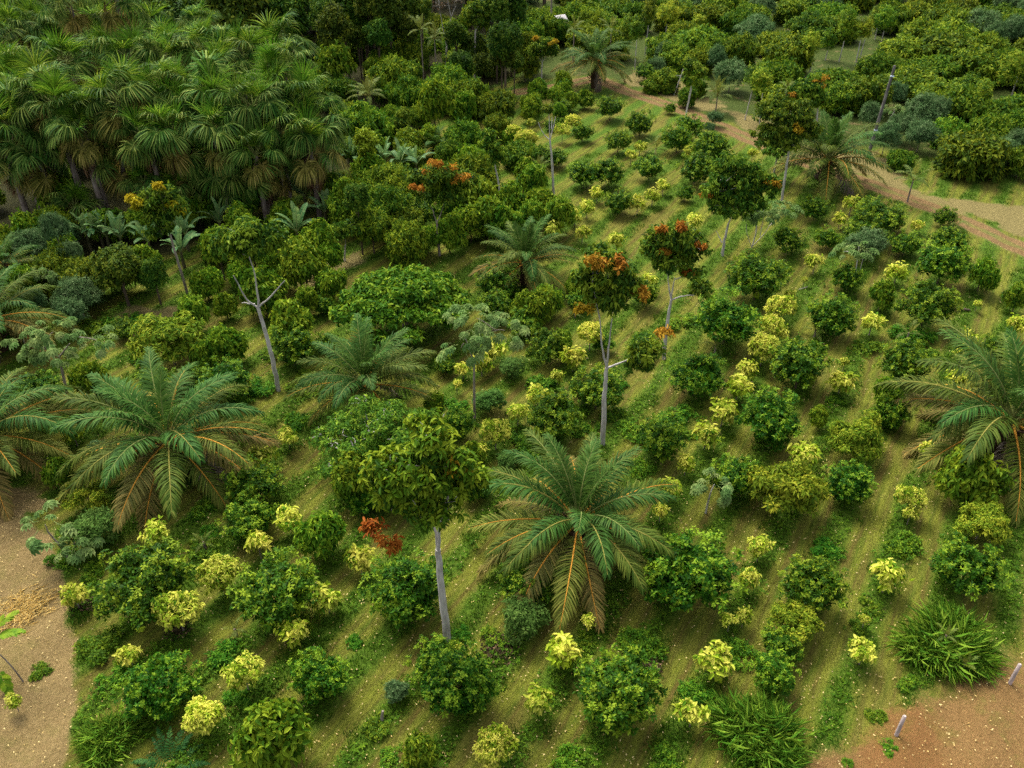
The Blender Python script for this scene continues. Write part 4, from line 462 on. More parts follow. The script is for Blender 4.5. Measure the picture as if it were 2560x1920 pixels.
gm, nt, out = new_mat('ground cover')
N, Lk = nt.nodes.new, nt.links.new
def attr(n):
    a = N('ShaderNodeAttribute'); a.attribute_name = n; return a
def mathn(op, a, b=None, c=None, clamp=False):
    m = N('ShaderNodeMath'); m.operation = op; m.use_clamp = clamp
    for i, v in enumerate((a, b, c)):
        if v is None: continue
        if isinstance(v, (int, float)): m.inputs[i].default_value = v
        else: Lk(v, m.inputs[i])
    return m.outputs[0]
def smooth(v, lo, hi):
    m = N('ShaderNodeMapRange'); m.interpolation_type = 'SMOOTHSTEP'
    Lk(v, m.inputs[0]); m.inputs[1].default_value = lo; m.inputs[2].default_value = hi
    return m.outputs[0]
def mixc(f, a, b):
    m = N('ShaderNodeMix'); m.data_type = 'RGBA'
    if isinstance(f, (int, float)): m.inputs[0].default_value = f
    else: Lk(f, m.inputs[0])
    for i, v in ((6, a), (7, b)):
        if isinstance(v, tuple): m.inputs[i].default_value = (*v, 1)
        else: Lk(v, m.inputs[i])
    return m.outputs[2]
tc = N('ShaderNodeTexCoord')
mp = N('ShaderNodeMapping'); Lk(tc.outputs['Object'], mp.inputs[0]); mp.inputs['Rotation'].default_value = (0, 0, -ROW_A)
def noise(scale, detail=4, vec=None, stretch=None, rough=.6):
    n = N('ShaderNodeTexNoise'); n.inputs['Scale'].default_value = scale; n.inputs['Detail'].default_value = detail; n.inputs['Roughness'].default_value = rough
    src = mp.outputs[0]
    if stretch:
        s = N('ShaderNodeMapping'); s.inputs['Scale'].default_value = stretch; Lk(src, s.inputs[0]); src = s.outputs[0]
    Lk(src, n.inputs['Vector'])
    return n.outputs['Fac']
big = noise(.12, 3); medn = noise(.55, 5, rough=.7); fine = noise(5.5, 8, rough=.85); grit = noise(16, 3, rough=.8)
streak = noise(1.6, 8, stretch=(.13, 1.35, 1), rough=.72); streak2 = noise(4.5, 6, stretch=(.22, 1.4, 1), rough=.75)
rd = attr('row_d').outputs['Fac']
mA = attr('mask_a'); sepA = N('ShaderNodeSeparateColor'); Lk(mA.outputs['Color'], sepA.inputs[0])
mB = attr('mask_b'); sepB = N('ShaderNodeSeparateColor'); Lk(mB.outputs['Color'], sepB.inputs[0])
rdn = mathn('ADD', rd, mathn('MULTIPLY', mathn('SUBTRACT', medn, .5), .9))
rdn = mathn('ADD', rdn, mathn('MULTIPLY', mathn('SUBTRACT', fine, .5), .55))
# mown sward: olive, straw and brown thatch in streaks that follow the rows
mown = mixc(smooth(streak, .40, .60), (.062, .102, .007), (.165, .180, .020))
mown = mixc(smooth(streak2, .50, .72), mown, (.205, .210, .036))
thatch = mathn('MULTIPLY', smooth(mathn('ABSOLUTE', mathn('SUBTRACT', rd, 1.0)), .42, .05), smooth(streak, .60, .36))
mown = mixc(mathn('MULTIPLY', thatch, .75), mown, (.125, .080, .022))
mown = mixc(mathn('MULTIPLY', smooth(big, .52, .70), .55), mown, (.145, .115, .026))
lushc = mixc(smooth(fine, .35, .65), (.034, .084, .006), (.090, .165, .011))
rdn = mathn('ADD', rdn, mathn('MULTIPLY', mathn('SUBTRACT', big, .5), 1.6))
lush = smooth(rdn, .92, .22)
grass = mixc(lush, mown, lushc)
grass = mixc(mathn('MULTIPLY', smooth(medn, .60, .72), .5), grass, (.060, .125, .010))
grass = mixc(mathn('MULTIPLY', smooth(mathn('ADD', medn, mathn('MULTIPLY', mathn('SUBTRACT', fine, .5), .6)), .40, .26), .6), grass, (.150, .100, .036))
# bare soils
soilL = mixc(smooth(fine, .30, .70), (.165, .110, .042), (.29, .205, .090))
soilL = mixc(mathn('MULTIPLY', smooth(medn, .48, .66), .5), soilL, (.16, .135, .040))
soilL = mixc(mathn('MULTIPLY', smooth(streak, .60, .70), .45), soilL, (.12, .070, .030))
soilR = mixc(smooth(fine, .30, .70), (.165, .090, .032), (.27, .155, .060))
soilR = mixc(mathn('MULTIPLY', smooth(medn, .50, .64), .6), soilR, (.155, .130, .030))
soilR = mixc(mathn('MULTIPLY', smooth(big, .48, .62), .6), soilR, (.20, .085, .028))
trk = mixc(smooth(streak2, .3, .7), (.15, .088, .036), (.235, .145, .066))
dry = mixc(smooth(fine, .30, .70), (.13, .105, .036), (.25, .20, .078))
floor = mixc(smooth(fine, .30, .75), (.012, .014, .005), (.036, .034, .012))  # dark leaf litter, its colour deepened to paint in shade beneath the trees
scr = mixc(smooth(medn, .54, .70), (.045, .070, .012), (.15, .115, .050))
def lay(base, mask, colour, lo=.3, hi=.7, k=.6):
    f = mathn('ADD', mask, mathn('MULTIPLY', mathn('SUBTRACT', fine, .5), k))
    return mixc(smooth(f, lo, hi), base, colour)
c = lay(grass, sepB.outputs[2], scr)
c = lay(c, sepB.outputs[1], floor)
c = lay(c, sepB.outputs[0], dry, .35, .75, 1.0)
c = lay(c, sepA.outputs[0], soilL, k=.9)
c = lay(c, sepA.outputs[1], soilR, .25, .85, 1.3)
tdv = attr('track_d').outputs['Fac']
wheel = smooth(mathn('ABSOLUTE', mathn('SUBTRACT', tdv, .72)), .62, .28)
wheel = mathn('MULTIPLY', wheel, smooth(medn, .22, .40))
c = mixc(mathn('MULTIPLY', smooth(mathn('ADD', tdv, mathn('MULTIPLY', fine, .5)), 2.0, 1.1), .6), c, dry)
c = mixc(wheel, c, trk)
# flecks: pale straw bits and dark specks
grit2 = noise(31, 2, rough=.8)
c = mixc(mathn('MULTIPLY', smooth(grit, .56, .70), .55), c, (.33, .30, .09))
c = mixc(mathn('MULTIPLY', smooth(grit, .47, .33), .62), c, (.030, .042, .005))
c = mixc(mathn('MULTIPLY', smooth(grit2, .50, .34), .45), c, (.035, .040, .006))
p = N('ShaderNodeBsdfPrincipled'); p.inputs['Roughness'].default_value = .95; p.inputs['Specular IOR Level'].default_value = .1
Lk(c, p.inputs['Base Color'])
bp = N('ShaderNodeBump'); bp.inputs['Strength'].default_value = .8; bp.inputs['Distance'].default_value = .12
Lk(mathn('ADD', fine, mathn('MULTIPLY', grit, .5)), bp.inputs['Height']); Lk(bp.outputs[0], p.inputs['Normal'])
Lk(p.outputs[0], out.inputs[0])

ny, nx = GX.shape
fi = (np.arange(ny - 1)[:, None] * nx + np.arange(nx - 1)[None])
quads = np.stack([fi, fi + 1, fi + nx + 1, fi + nx], -1)
fk = kls[:-1, :-1]
flat = dict(x=GX.ravel(), y=GY.ravel(), z=GZ.ravel())
rdv = row_d(GX, GY)
for k, name in enumerate(('grass_field', 'dirt_path', 'bare_soil', 'dirt_track', 'forest_floor')):
    q = quads[fk == k]
    if not len(q): continue
    used, inv = np.unique(q, return_inverse=True)
    g = Geo()
    g.add(np.stack([flat['x'][used], flat['y'][used], flat['z'][used]], 1), inv.reshape(-1, 4))
    me = g.mesh(name, gm, True)
    for an, dat in (('row_d', rdv), ('track_d', np.minimum(td, 50))):
        a = me.attributes.new(an, 'FLOAT', 'POINT'); a.data.foreach_set('value', dat.ravel()[used].astype(np.float32))
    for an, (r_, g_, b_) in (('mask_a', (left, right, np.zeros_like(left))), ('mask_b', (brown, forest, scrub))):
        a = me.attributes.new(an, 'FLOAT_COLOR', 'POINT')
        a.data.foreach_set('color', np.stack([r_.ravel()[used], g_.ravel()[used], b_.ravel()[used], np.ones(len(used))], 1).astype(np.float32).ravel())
    tag(obj(name, me), kind='structure')

# ------------------------------------------------------------------ crowns and stems of the common plants
RNG = np.random.default_rng(11)
def blob_lobes(rng, n, rx, rz, sub=.55, flat=1.0, zc=0.0):
    L = [(0, 0, zc, rx * .72, rx * .72, rz * .75)]
    d = sphere_dirs(rng, n, -.45)
    for v in d:
        s = rng.uniform(.75, 1.2) * sub
        L.append((v[0] * rx * .58, v[1] * rx * .58, zc + v[2] * rz * .58, rx * s, rx * s, rz * s * flat))
    return L

def crown_mesh(kind, seed):
    rng = np.random.default_rng(seed); g = Geo(); mats = [MT.get(kind, MT['K'])]
    if kind == 'C':
        lob = blob_lobes(rng, 13, 1.6, 1.25, .36)
        for v in sphere_dirs(rng, 6, -.3): lob.append(tuple(v * np.array([1.35, 1.35, 1.1])) + (.42, .42, .36))
        foliage(g, rng, lob, 760, 12, .17, .085, droop=.15, zmin=-.75, young=.11, base=.40, var=.16, shell=.45)
        for _ in range(26):    # long whippy shoots that break the outline
            a = rng.uniform(0, 6.28); e = rng.uniform(.1, 1.2)
            d = np.array([math.cos(a) * math.cos(e), math.sin(a) * math.cos(e), math.sin(e)])
            foliage(g, rng, [tuple(d * np.array([1.6, 1.6, 1.35]) * rng.uniform(.9, 1.2)) + (.2, .2, .3)], 6, 9, .15, .075, droop=.1, young=.4, base=.5)
    elif kind == 'Y':
        lob = blob_lobes(rng, 7, .7, .62, .42)
        foliage(g, rng, lob, 54, 8, .30, .115, droop=.75, zmin=-.35, up=.8, young=.36, base=.52, var=.2, shell=.3, rich=True, spread=(30, 95))
    elif kind == 'Z':
        lob = blob_lobes(rng, 11, 1.15, .95, .36)
        foliage(g, rng, lob, 330, 9, .20, .075, droop=.75, zmin=-.4, up=.8, young=.42, base=.52, var=.2, shell=.4, rich=True, spread=(30, 95))
    elif kind == 'K':
        lob = blob_lobes(rng, 10, 1.6, 1.25, .42)
        foliage(g, rng, lob, 380, 9, .34, .125, droop=.75, zmin=-.45, up=.7, young=.2, base=.54, var=.17, shell=.35, rich=True)
    elif kind == 'B':
        lob = blob_lobes(rng, 8, 1.4, 1.15, .5)
        foliage(g, rng, lob, 420, 9, .22, .085, droop=.55, zmin=-.5, up=.6, young=.06, base=.5, var=.13, shell=.2)
    elif kind == 'G':
        lob = blob_lobes(rng, 12, 1.6, 1.2, .36)
        foliage(g, rng, lob, 620, 11, .21, .055, droop=.3, zmin=-.4, young=.1, base=.45, var=.16, shell=.4)
    elif kind == 'F':
        lob = [tuple(v * np.array([1.25, 1.25, .95]) * rng.uniform(.5, 1)) + (.42, .42, .16) for v in sphere_dirs(rng, 30, -.4)]
        foliage(g, rng, lob, 640, 12, .24, .07, droop=.5, zmin=-.3, young=.22, base=.45, var=.16, shell=.6, spread=(60, 100))
    elif kind == 'S':
        lob = [(0, 0, -.35, 1.7, 1.7, .75)]
        for k in range(20):
            a = k * 2.4; r = 1.95 * math.sqrt((k + .5) / 20); zz = .75 * (1 - (r / 2.2) ** 2) - .25 + rng.normal(0, .13)
            s = rng.uniform(.40, .66); lob.append((r * math.cos(a), r * math.sin(a), zz, s, s, s * .42))
        for k in range(14):
            a = k * 2.4; s = rng.uniform(.42, .62); zz = rng.uniform(-1.25, -.45); r = 1.75 + .25 * zz
            lob.append((r * math.cos(a), r * math.sin(a), zz, s, s, s * .5))
        foliage(g, rng, lob, 900, 10, .34, .13, droop=.6, zmin=-.15, up=.6, young=.26, base=.42, var=.17, shell=.3)
    elif kind == 'R':
        lob = blob_lobes(rng, 17, 2.5, 2.4, .32)
        foliage(g, rng, lob, 900, 10, .36, .15, droop=.5, zmin=-.3, up=.5, young=.1, base=.40, var=.18, shell=.35)
    elif kind == 'W':
        lob = [(rng.normal(0, .4), rng.normal(0, .4), .05, rng.uniform(.2, .4), rng.uniform(.2, .4), rng.uniform(.15, .4)) for _ in range(9)]
        foliage(g, rng, lob, 190, 8, .13, .06, droop=.1, zmin=0, young=.15, base=.45, var=.2, shell=.5)
    elif kind == 'T':
        for cx, cy, rr, hh in ((0, .1, .62, 1.0), (.35, -.45, .45, .8), (-.45, -.25, .42, .7), (.1, .7, .4, .75), (-.2, .5, .35, .6)):
                n = 1100
                a = rng.uniform(0, 6.28, n); r = rr * np.sqrt(rng.random(n)); root = np.stack([cx + r * np.cos(a), cy + r * np.sin(a), np.full(n, -.1)], 1)
                out_ = a + rng.normal(0, 1.5, n); el = np.radians(rng.uniform(35, 88, n)); ln = hh * rng.uniform(.25, 1.0, n)
                D = np.stack([np.cos(out_) * np.cos(el), np.sin(out_) * np.cos(el), np.sin(el)], 1)
                mid = root + D * (ln * .62)[:, None]
                D2 = nrm(D + np.stack([np.cos(out_ + .4), np.sin(out_ + .4), np.full(n, -.9)], 1) * rng.uniform(.3, 1.1, n)[:, None])
                tt = np.where(rng.random(n) < .08, 1.0, np.clip(rng.normal(.45, .22, n), 0, 1))
                leaves(g, root, D, rng.normal(0, 1, (n, 3)), ln * .8, .016, 0, tt, curl=0)
                leaves(g, mid, D2, rng.normal(0, 1, (n, 3)), ln * .6, .014, 0, np.clip(tt + .1, 0, 1), curl=.1)
    elif kind == 'D':
        for k in range(34):
            a = k * 2.4; e = rng.uniform(.15, 1.1); r0 = rng.uniform(0, .5)
            pinnate(g, rng, (math.cos(a) * r0, math.sin(a) * r0, -.2), a, math.degrees(e), rng.uniform(50, 90), rng.uniform(1.1, 1.7), 16, .26, .06, 0, None, start=.12)
    if kind == 'Z': mats = [MT['Y']]
    return g.mesh(kind + ' crown', mats)

def pinnate(g, rng, base, az, e0, bend, L, npair, llen, lw, mat, stalk=None, start=.16, vdroop=.55, tint=.45, tvar=.14, jit=12, steps=12, tiptint=0.0, stalk_g=None, stalk_r=.045):
    """A feather leaf: an arching stalk and two rows of narrow leaflets hanging from it."""
    s = np.linspace(0, 1, steps)
    el = np.radians(e0 - bend * s ** 1.35)
    ds = L / (steps - 1)
    hr = np.concatenate([[0], np.cumsum(np.cos(el[:-1]) * ds)]); hz = np.concatenate([[0], np.cumsum(np.sin(el[:-1]) * ds)])
    ca, sa = math.cos(az), math.sin(az)
    pts = np.stack([base[0] + hr * ca, base[1] + hr * sa, base[2] + hz], 1)
    tan = np.stack([np.cos(el) * ca, np.cos(el) * sa, np.sin(el)], 1)
    if stalk is not None:
        tube(stalk_g or g, pts, np.interp(s, [0, .15, 1], [stalk_r * 1.7, stalk_r, stalk_r * .2]), 5, stalk, .5)
    q = np.linspace(start, .99, npair)
    side = np.array([-sa, ca, 0.0])
    for sg in (1, -1):
        qq = np.clip(q + rng.normal(0, .004, npair), 0, 1)
        P = np.stack([np.interp(qq, s, pts[:, k]) for k in range(3)], 1)
        Tn = nrm(np.stack([np.interp(qq, s, tan[:, k]) for k in range(3)], 1))
        up = nrm(np.cross(Tn, side)); up *= np.sign(up[:, 2:3] + 1e-6)
        ang = np.radians(np.interp(qq, [0, .3, 1], [72, 62, 25]) + rng.normal(0, 5, npair))
        tilt = np.radians(rng.normal(0, jit, npair) + 8)
        D = sg * side[None] * np.sin(ang)[:, None] + Tn * np.cos(ang)[:, None] + up * np.tan(tilt)[:, None] * .8
        D = nrm(D)
        ll = llen * np.interp(qq, [0, start, .4, .75, 1], [.25, .45, 1, .85, .35]) * rng.uniform(.88, 1.1, npair)
        D2 = nrm(D + np.array([0, 0, -vdroop]) * rng.uniform(.7, 1.4, npair)[:, None])
        D3 = nrm(D2 + np.array([0, 0, -vdroop * .9]))
        A1 = P + D * (ll * .4)[:, None]; A2 = A1 + D2 * (ll * .35)[:, None]; A3 = A2 + D3 * (ll * .25)[:, None]
        wv = nrm(np.cross(D, up)) * lw * .5
        n = npair
        V = np.stack([P - wv * .5, P + wv * .5, A1 - wv, A1 + wv, A2 - wv * .8, A2 + wv * .8, A3], 1).reshape(-1, 3)
        b = (np.arange(n) * 7)[:, None]
        tt = np.clip(tint + rng.normal(0, tvar, n) + tiptint * qq ** 2, 0, 1)
        g.add(V, np.concatenate([b + np.array([0, 1, 3, 2]), b + np.array([2, 3, 5, 4])]), mat, np.concatenate([tt, tt]))
        g2 = b + np.array([4, 5, 6])
        g.F.append((g2 + g.n - len(V)).astype(np.int32)); g.M.append(np.full(n, mat, np.int32)); g.T.append(np.clip(tt + .08, 0, 1).astype(np.float32))
    return pts

def stem_mesh(mat, seed, forks=3, r=.06):
    """A unit-high stem that forks into short limbs inside the crown."""
    rng = np.random.default_rng(seed); g = Geo()
    tube(g, smooth_line([(0, 0, -.12), (rng.normal(0, .02), rng.normal(0, .02), .45), (0, 0, .8)], 6), [r * 1.3, r * 1.05, r, r * .95, r * .85, r * .7], 6)
    for k in range(forks):
        a = k * 6.28 / forks + rng.uniform(-.4, .4); o = rng.uniform(.14, .3)
        b = np.array([0, 0, rng.uniform(.5, .75)])
        tube(g, smooth_line([b, b + np.array([math.cos(a) * o * .6, math.sin(a) * o * .6, .22]), b + np.array([math.cos(a) * o, math.sin(a) * o, .5])], 5), np.linspace(r * .55, r * .2, 5), 5)
    return g.mesh('stem', MT[mat], True)

W0 = dict(C=3.5, Y=1.5, Z=2.5, K=3.5, B=2.9, G=3.4, F=3.0, S=4.6, R=5.2, W=1.3, T=1.7, D=3.0)
NVAR = dict(C=7, Y=8, Z=4, K=6, B=2, G=4, F=3, S=6, R=6, W=5, T=2, D=1)
CROWNS = {k: [crown_mesh(k, 100 * i + ord(k)) for i in range(n)] for k, n in NVAR.items()}
STEMS = {'pale': [stem_mesh('bark_pale', s, 3, .05) for s in range(3)], 'grey': [stem_mesh('bark_grey', s, 4, .05) for s in range(3)],
         'brown': [stem_mesh('bark_brown', s, 4, .06) for s in range(3)]}
SPEC = dict(
    C=('citrus_bush', 'bush', 'dark green bushes along the rows', 'round dark green bush', 'brown'),
    Y=('yellow_sapling', 'young tree', 'yellow-leaved saplings along the rows', 'yellow-leaved sapling', 'grey'),
    K=('cacao_tree', 'tree', 'drooping-leaved low trees', 'low hanging-leaved tree', 'brown'),
    B=('round_shrub', 'shrub', 'matt round shrubs', 'dense matt green round shrub', 'brown'),
    G=('grey_green_shrub', 'shrub', 'grey-green shrubs', 'soft grey-green shrub', 'grey'),
    F=('feathery_tree', 'young tree', 'feathery yellow-green trees', 'loose feathery yellow-green tree', 'grey'),
    S=('spreading_tree', 'tree', 'low spreading trees', 'layered spreading tree', 'brown'),
    R=('forest_tree', 'tree', 'tall trees of the forest edge', 'tall dark forest tree', 'brown'),
    W=('weed_clump', 'weeds', 'weed clumps along the rows', 'low bright weed clump', None),
    T=('grass_clump', 'grass', 'tall grass clumps', 'tall lush grass clump', None),
    D=('fern_bush', 'fern', None, 'dark arching fern bush', None))
GROW = dict(C=1.06, Y=1.16, K=1.08, B=1.05, G=1.08, F=1.15, S=1.14, R=1.15, W=1.0, T=1.1, D=1.05)
VS = dict(C=1.0, Y=1.05, K=1.15, B=1.0, G=1.0, F=1.0, S=1.0, R=1.0, W=.9, T=1.0, D=1.0)
rnd = random.Random(4)
for kind, rows in PLANTS.items():
    name, cat, group, what, stem = SPEC[kind]
    for i, (x, y, w, z) in enumerate(rows):
        s = w / W0[kind] * GROW[kind]
        size = 'small ' if s < .72 else 'large ' if s > 1.28 else ''
        t = thing(name, x, y, cat, group, size + what)
        t.location.z = float(ground_z(np.array([x]), np.array([y]))[0])
        rz = rnd.uniform(0, 6.28)
        if kind in 'WTD':
            obj('leaves' if kind != 'T' else 'grass_blades', CROWNS[kind][i % NVAR[kind]], t, (0, 0, 0), (0, 0, rz), (s, s, s * VS[kind]), 'stuff')
        else:
            sz = s * VS[kind] * rnd.uniform(.92, 1.08)
            if kind == 'R': sz = min(max(sz, min(z / 3.2, s * 1.35)), z / 2.3)
            if kind in 'SKG': sz = max(sz, min(z / 1.35, s * 1.6))
            ck = kind
            if kind == 'Y' and s > 1.25:      # the bigger saplings carry more leaves, not bigger ones
                ck, s, sz = 'Z', s * 1.5 / 2.5, sz * 1.5 / 2.5
            obj('crown', CROWNS[ck][i % NVAR[ck]], t, (0, 0, z), (rnd.uniform(-.08, .08), rnd.uniform(-.08, .08), rz), (s * rnd.uniform(.94, 1.06), s * rnd.uniform(.94, 1.06), sz))
            kr = dict(R=2.6, S=1.6, K=1.1).get(kind, .8)
            obj('trunk', STEMS[stem][i % 3], t, (0, 0, 0), (0, 0, rz), (kr * max(s, .5), kr * max(s, .5), max(z, .3) * (1.0 if kind in 'RS' else 1.05)))

# ------------------------------------------------------------------ feather palms
def frond_pair(seed, e0, bend, mat, stalk, L=5.2, npair=84, llen=1.0, lw=.062, tint=.45, tiptint=0.0, vd=.55, jit=12, start=.15, sr=.05):
    rng = np.random.default_rng(seed)
    g, sg = Geo(), Geo()
    pinnate(g, rng, (0, 0, 0), 0, e0, bend, L, npair, llen, lw, 0, 0, start=start, vdroop=vd, tint=tint, tiptint=tiptint, stalk_g=sg, jit=jit, stalk_r=sr)
    return g.mesh('palm leaflets', MT[mat]), sg.mesh('palm stalk', MT[stalk], True)

FR = [[frond_pair(1, 84, 22, 'frond', 'stalk', 4.3, vd=.2, tint=.62), frond_pair(2, 76, 54, 'frond', 'stalk', 4.8, vd=.3, tint=.55)],
      [frond_pair(3, 68, 62, 'frond', 'stalk', vd=.4, tint=.5), frond_pair(4, 62, 75, 'frond', 'stalk', vd=.45, tint=.48), frond_pair(5, 70, 50, 'frond', 'stalk', vd=.4, tint=.55)],
      [frond_pair(6, 50, 78, 'frond', 'stalk', vd=.5), frond_pair(7, 44, 85, 'frond', 'stalk_y', vd=.6, tint=.42), frond_pair(8, 52, 66, 'frond_mid', 'stalk', vd=.5)],
      [frond_pair(9, 27, 62, 'frond_mid', 'stalk_y', vd=.5, tint=.45), frond_pair(10, 33, 75, 'frond_mid', 'stalk_y', vd=.55, tint=.4), frond_pair(11, 22, 55, 'frond_mid', 'stalk_o', vd=.5, tint=.5)],
      [frond_pair(12, 4, 42, 'frond_mid', 'stalk_o', vd=.4, tint=.6, tiptint=.2), frond_pair(13, 9, 52, 'frond_old', 'stalk_o', vd=.45, tint=.42, tiptint=.3), frond_pair(14, 0, 54, 'frond_mid', 'stalk_o', vd=.4, tint=.5, tiptint=.35)],
      [frond_pair(15, -14, 40, 'frond_old', 'stalk_o', vd=.4, tint=.5, tiptint=.4), frond_pair(16, -10, 48, 'frond_old', 'stalk_y', vd=.5, tint=.35, tiptint=.4)],
      [frond_pair(17, -54, 54, 'frond_dead', 'stalk_d', 4.6, vd=.8, tint=.45, jit=25), frond_pair(18, -28, 52, 'frond_dead', 'stalk_d', 4.6, vd=.9, tint=.55, jit=25)]]
CF = [[frond_pair(30, 80, 30, 'coco', 'stalk_y', 2.6, 34, .55, .05, .7, vd=.15, start=.22, sr=.03)],
      [frond_pair(31, 62, 55, 'coco', 'stalk_y', 2.8, 36, .6, .05, .5, vd=.3, start=.2, sr=.03), frond_pair(32, 52, 75, 'coco', 'stalk', 2.8, 36, .6, .05, .45, vd=.4, start=.2, sr=.03)],
      [frond_pair(33, 30, 80, 'coco', 'stalk', 2.8, 36, .6, .05, .4, vd=.5, start=.2, sr=.03), frond_pair(34, 12, 70, 'coco', 'stalk_y', 2.7, 36, .55, .05, .45, vd=.5, start=.2, sr=.03)]]

def heart_mesh():
    g = Geo(); rng = np.random.default_rng(9)
    tube(g, smooth_line([(0, 0, -3.2), (0, 0, -.5), (0, 0, .35)], 8), [.42, .42, .44, .54, .5, .5, .42, .2], 9)
    for k in range(60):      # old leaf bases and fibres
        a = k * 2.4; z = -2.4 + k * .045
        b = np.array([math.cos(a) * .54, math.sin(a) * .54, z]); d = np.array([math.cos(a) * .32, math.sin(a) * .32, .28])
        tube(g, [b, b + d * rng.uniform(.7, 1.3)], [.075, .04], 4)
    return g.mesh('palm trunk', MT['heart'])
HEART = heart_mesh()

OIL_TEXT = [
    ('large oil palm with many orange stalks fanning out above the lowest citrus bushes', 'orange-stalked front palm'),
    ('large olive oil palm with two bold orange stalks close to the bare dirt path', 'palm near the dirt path'),
    ('dark blue-green oil palm with a brown heart behind the broad twiggy tree', 'brown-hearted oil palm'),
    ('mid-field oil palm with dull olive lower fronds beside the broad umbrella tree', 'mid-field oil palm'),
    ('big yellow-stalked oil palm cut off by the right edge above mown grass', 'palm at the right edge'),
    ('big oil palm cut off by the left edge just above the bare dirt', 'palm at the left edge'),
    ('brownish oil palm at the left edge behind the big palmate-leaved tree', 'brownish left palm'),
    ('dark oil palm with grey dead fronds hanging beside the leaning wooden pole', 'palm beside the leaning pole'),
    ('oil palm with pale grey dead fronds where the dirt track leaves the trees', 'palm at the track end'),
    ('small dark oil palm sunk among low trees behind the orange-crowned tree', 'sunken dark palm'),
    ('grey-fronded oil palm behind the fan palm stand, first of three there', 'first palm behind the stand'),
    ('large oil palm behind the fan palm stand, middle one of three there', 'middle palm behind the stand'),
    ('arching oil palm at the forest corner behind the fan palm stand', 'corner palm behind the stand'),
    ('shaded oil palm under the tall fan palms at the left edge', 'shaded left palm'),
]
LAND = []   # (phrase, x, y)
rnd = random.Random(21)
for i, (x, y, z, rad, n) in enumerate(OIL_PALMS):
    t = thing('oil_palm', x, y, 'palm tree', 'oil palms', None, OIL_TEXT[i][0], rnd.uniform(0, 6.28))
    LAND.append(('the ' + OIL_TEXT[i][1], x, y))
    s = rad / 4.35
    obj('trunk', HEART, t, (0, 0, z), (0, 0, 0), (s, s, 1))
    frac = [.08, .18, .37, .57, .79, .91, 1.0] if i in (0, 1, 4, 5, 6) else [.12, .28, .58, .8, .93, .96, 1.0] if i in (2, 9) else [.1, .25, .5, .72, .88, .94, 1.0]
    for k in range(n):
        q = (k + .5) / n
        c = next(j for j, f in enumerate(frac) if q <= f)
        leaf, stalk = rnd.choice(FR[c])
        fs = s * rnd.uniform(.9, 1.08) * (.8 + .2 * min(1, q * 3))
        az = k * 2.39996 + rnd.uniform(-.2, .2)
        off = .28 * s * min(1, q * 1.6)
        f = obj('frond', leaf, t, (math.cos(az) * off, math.sin(az) * off, z + .3 * (1 - q) * s), (rnd.uniform(-.22, .22), rnd.uniform(-.12, .12), az), (fs, fs * rnd.choice((1, -1)), fs))
        obj('stalk', stalk, f)

COCO_TEXT = {}
rnd = random.Random(8)
PALE_TRUNK = {}
for i, (x, y, z, rad, n) in enumerate(PINNATE_PALMS):
    t = thing('feather_palm', x, y, 'palm tree', 'slender feather palms and palm seedlings', ('slender feather palm' if z > 1.5 else 'young feather palm seedling'), None, rnd.uniform(0, 6.28))
    s = rad / 2.15
    g = Geo(); tube(g, smooth_line([(0, 0, -.2), (rnd.uniform(-.1, .1), 0, z * .5), (0, 0, z + .1)], 6), [.11, .09, .08, .075, .07, .05], 6)
    obj('trunk', g.mesh('slender palm trunk', MT['palm_bark'], True), t)
    for k in range(n):
        q = (k + .5) / n
        leaf, stalk = rnd.choice(CF[0 if q < .2 else 1 if q < .6 else 2])
        az = k * 2.39996 + rnd.uniform(-.25, .25); fs = s * rnd.uniform(.85, 1.1)
        f = obj('frond', leaf, t, (0, 0, z), (rnd.uniform(-.2, .2), rnd.uniform(-.1, .1), az), (fs, fs, fs))
        obj('stalk', stalk, f)

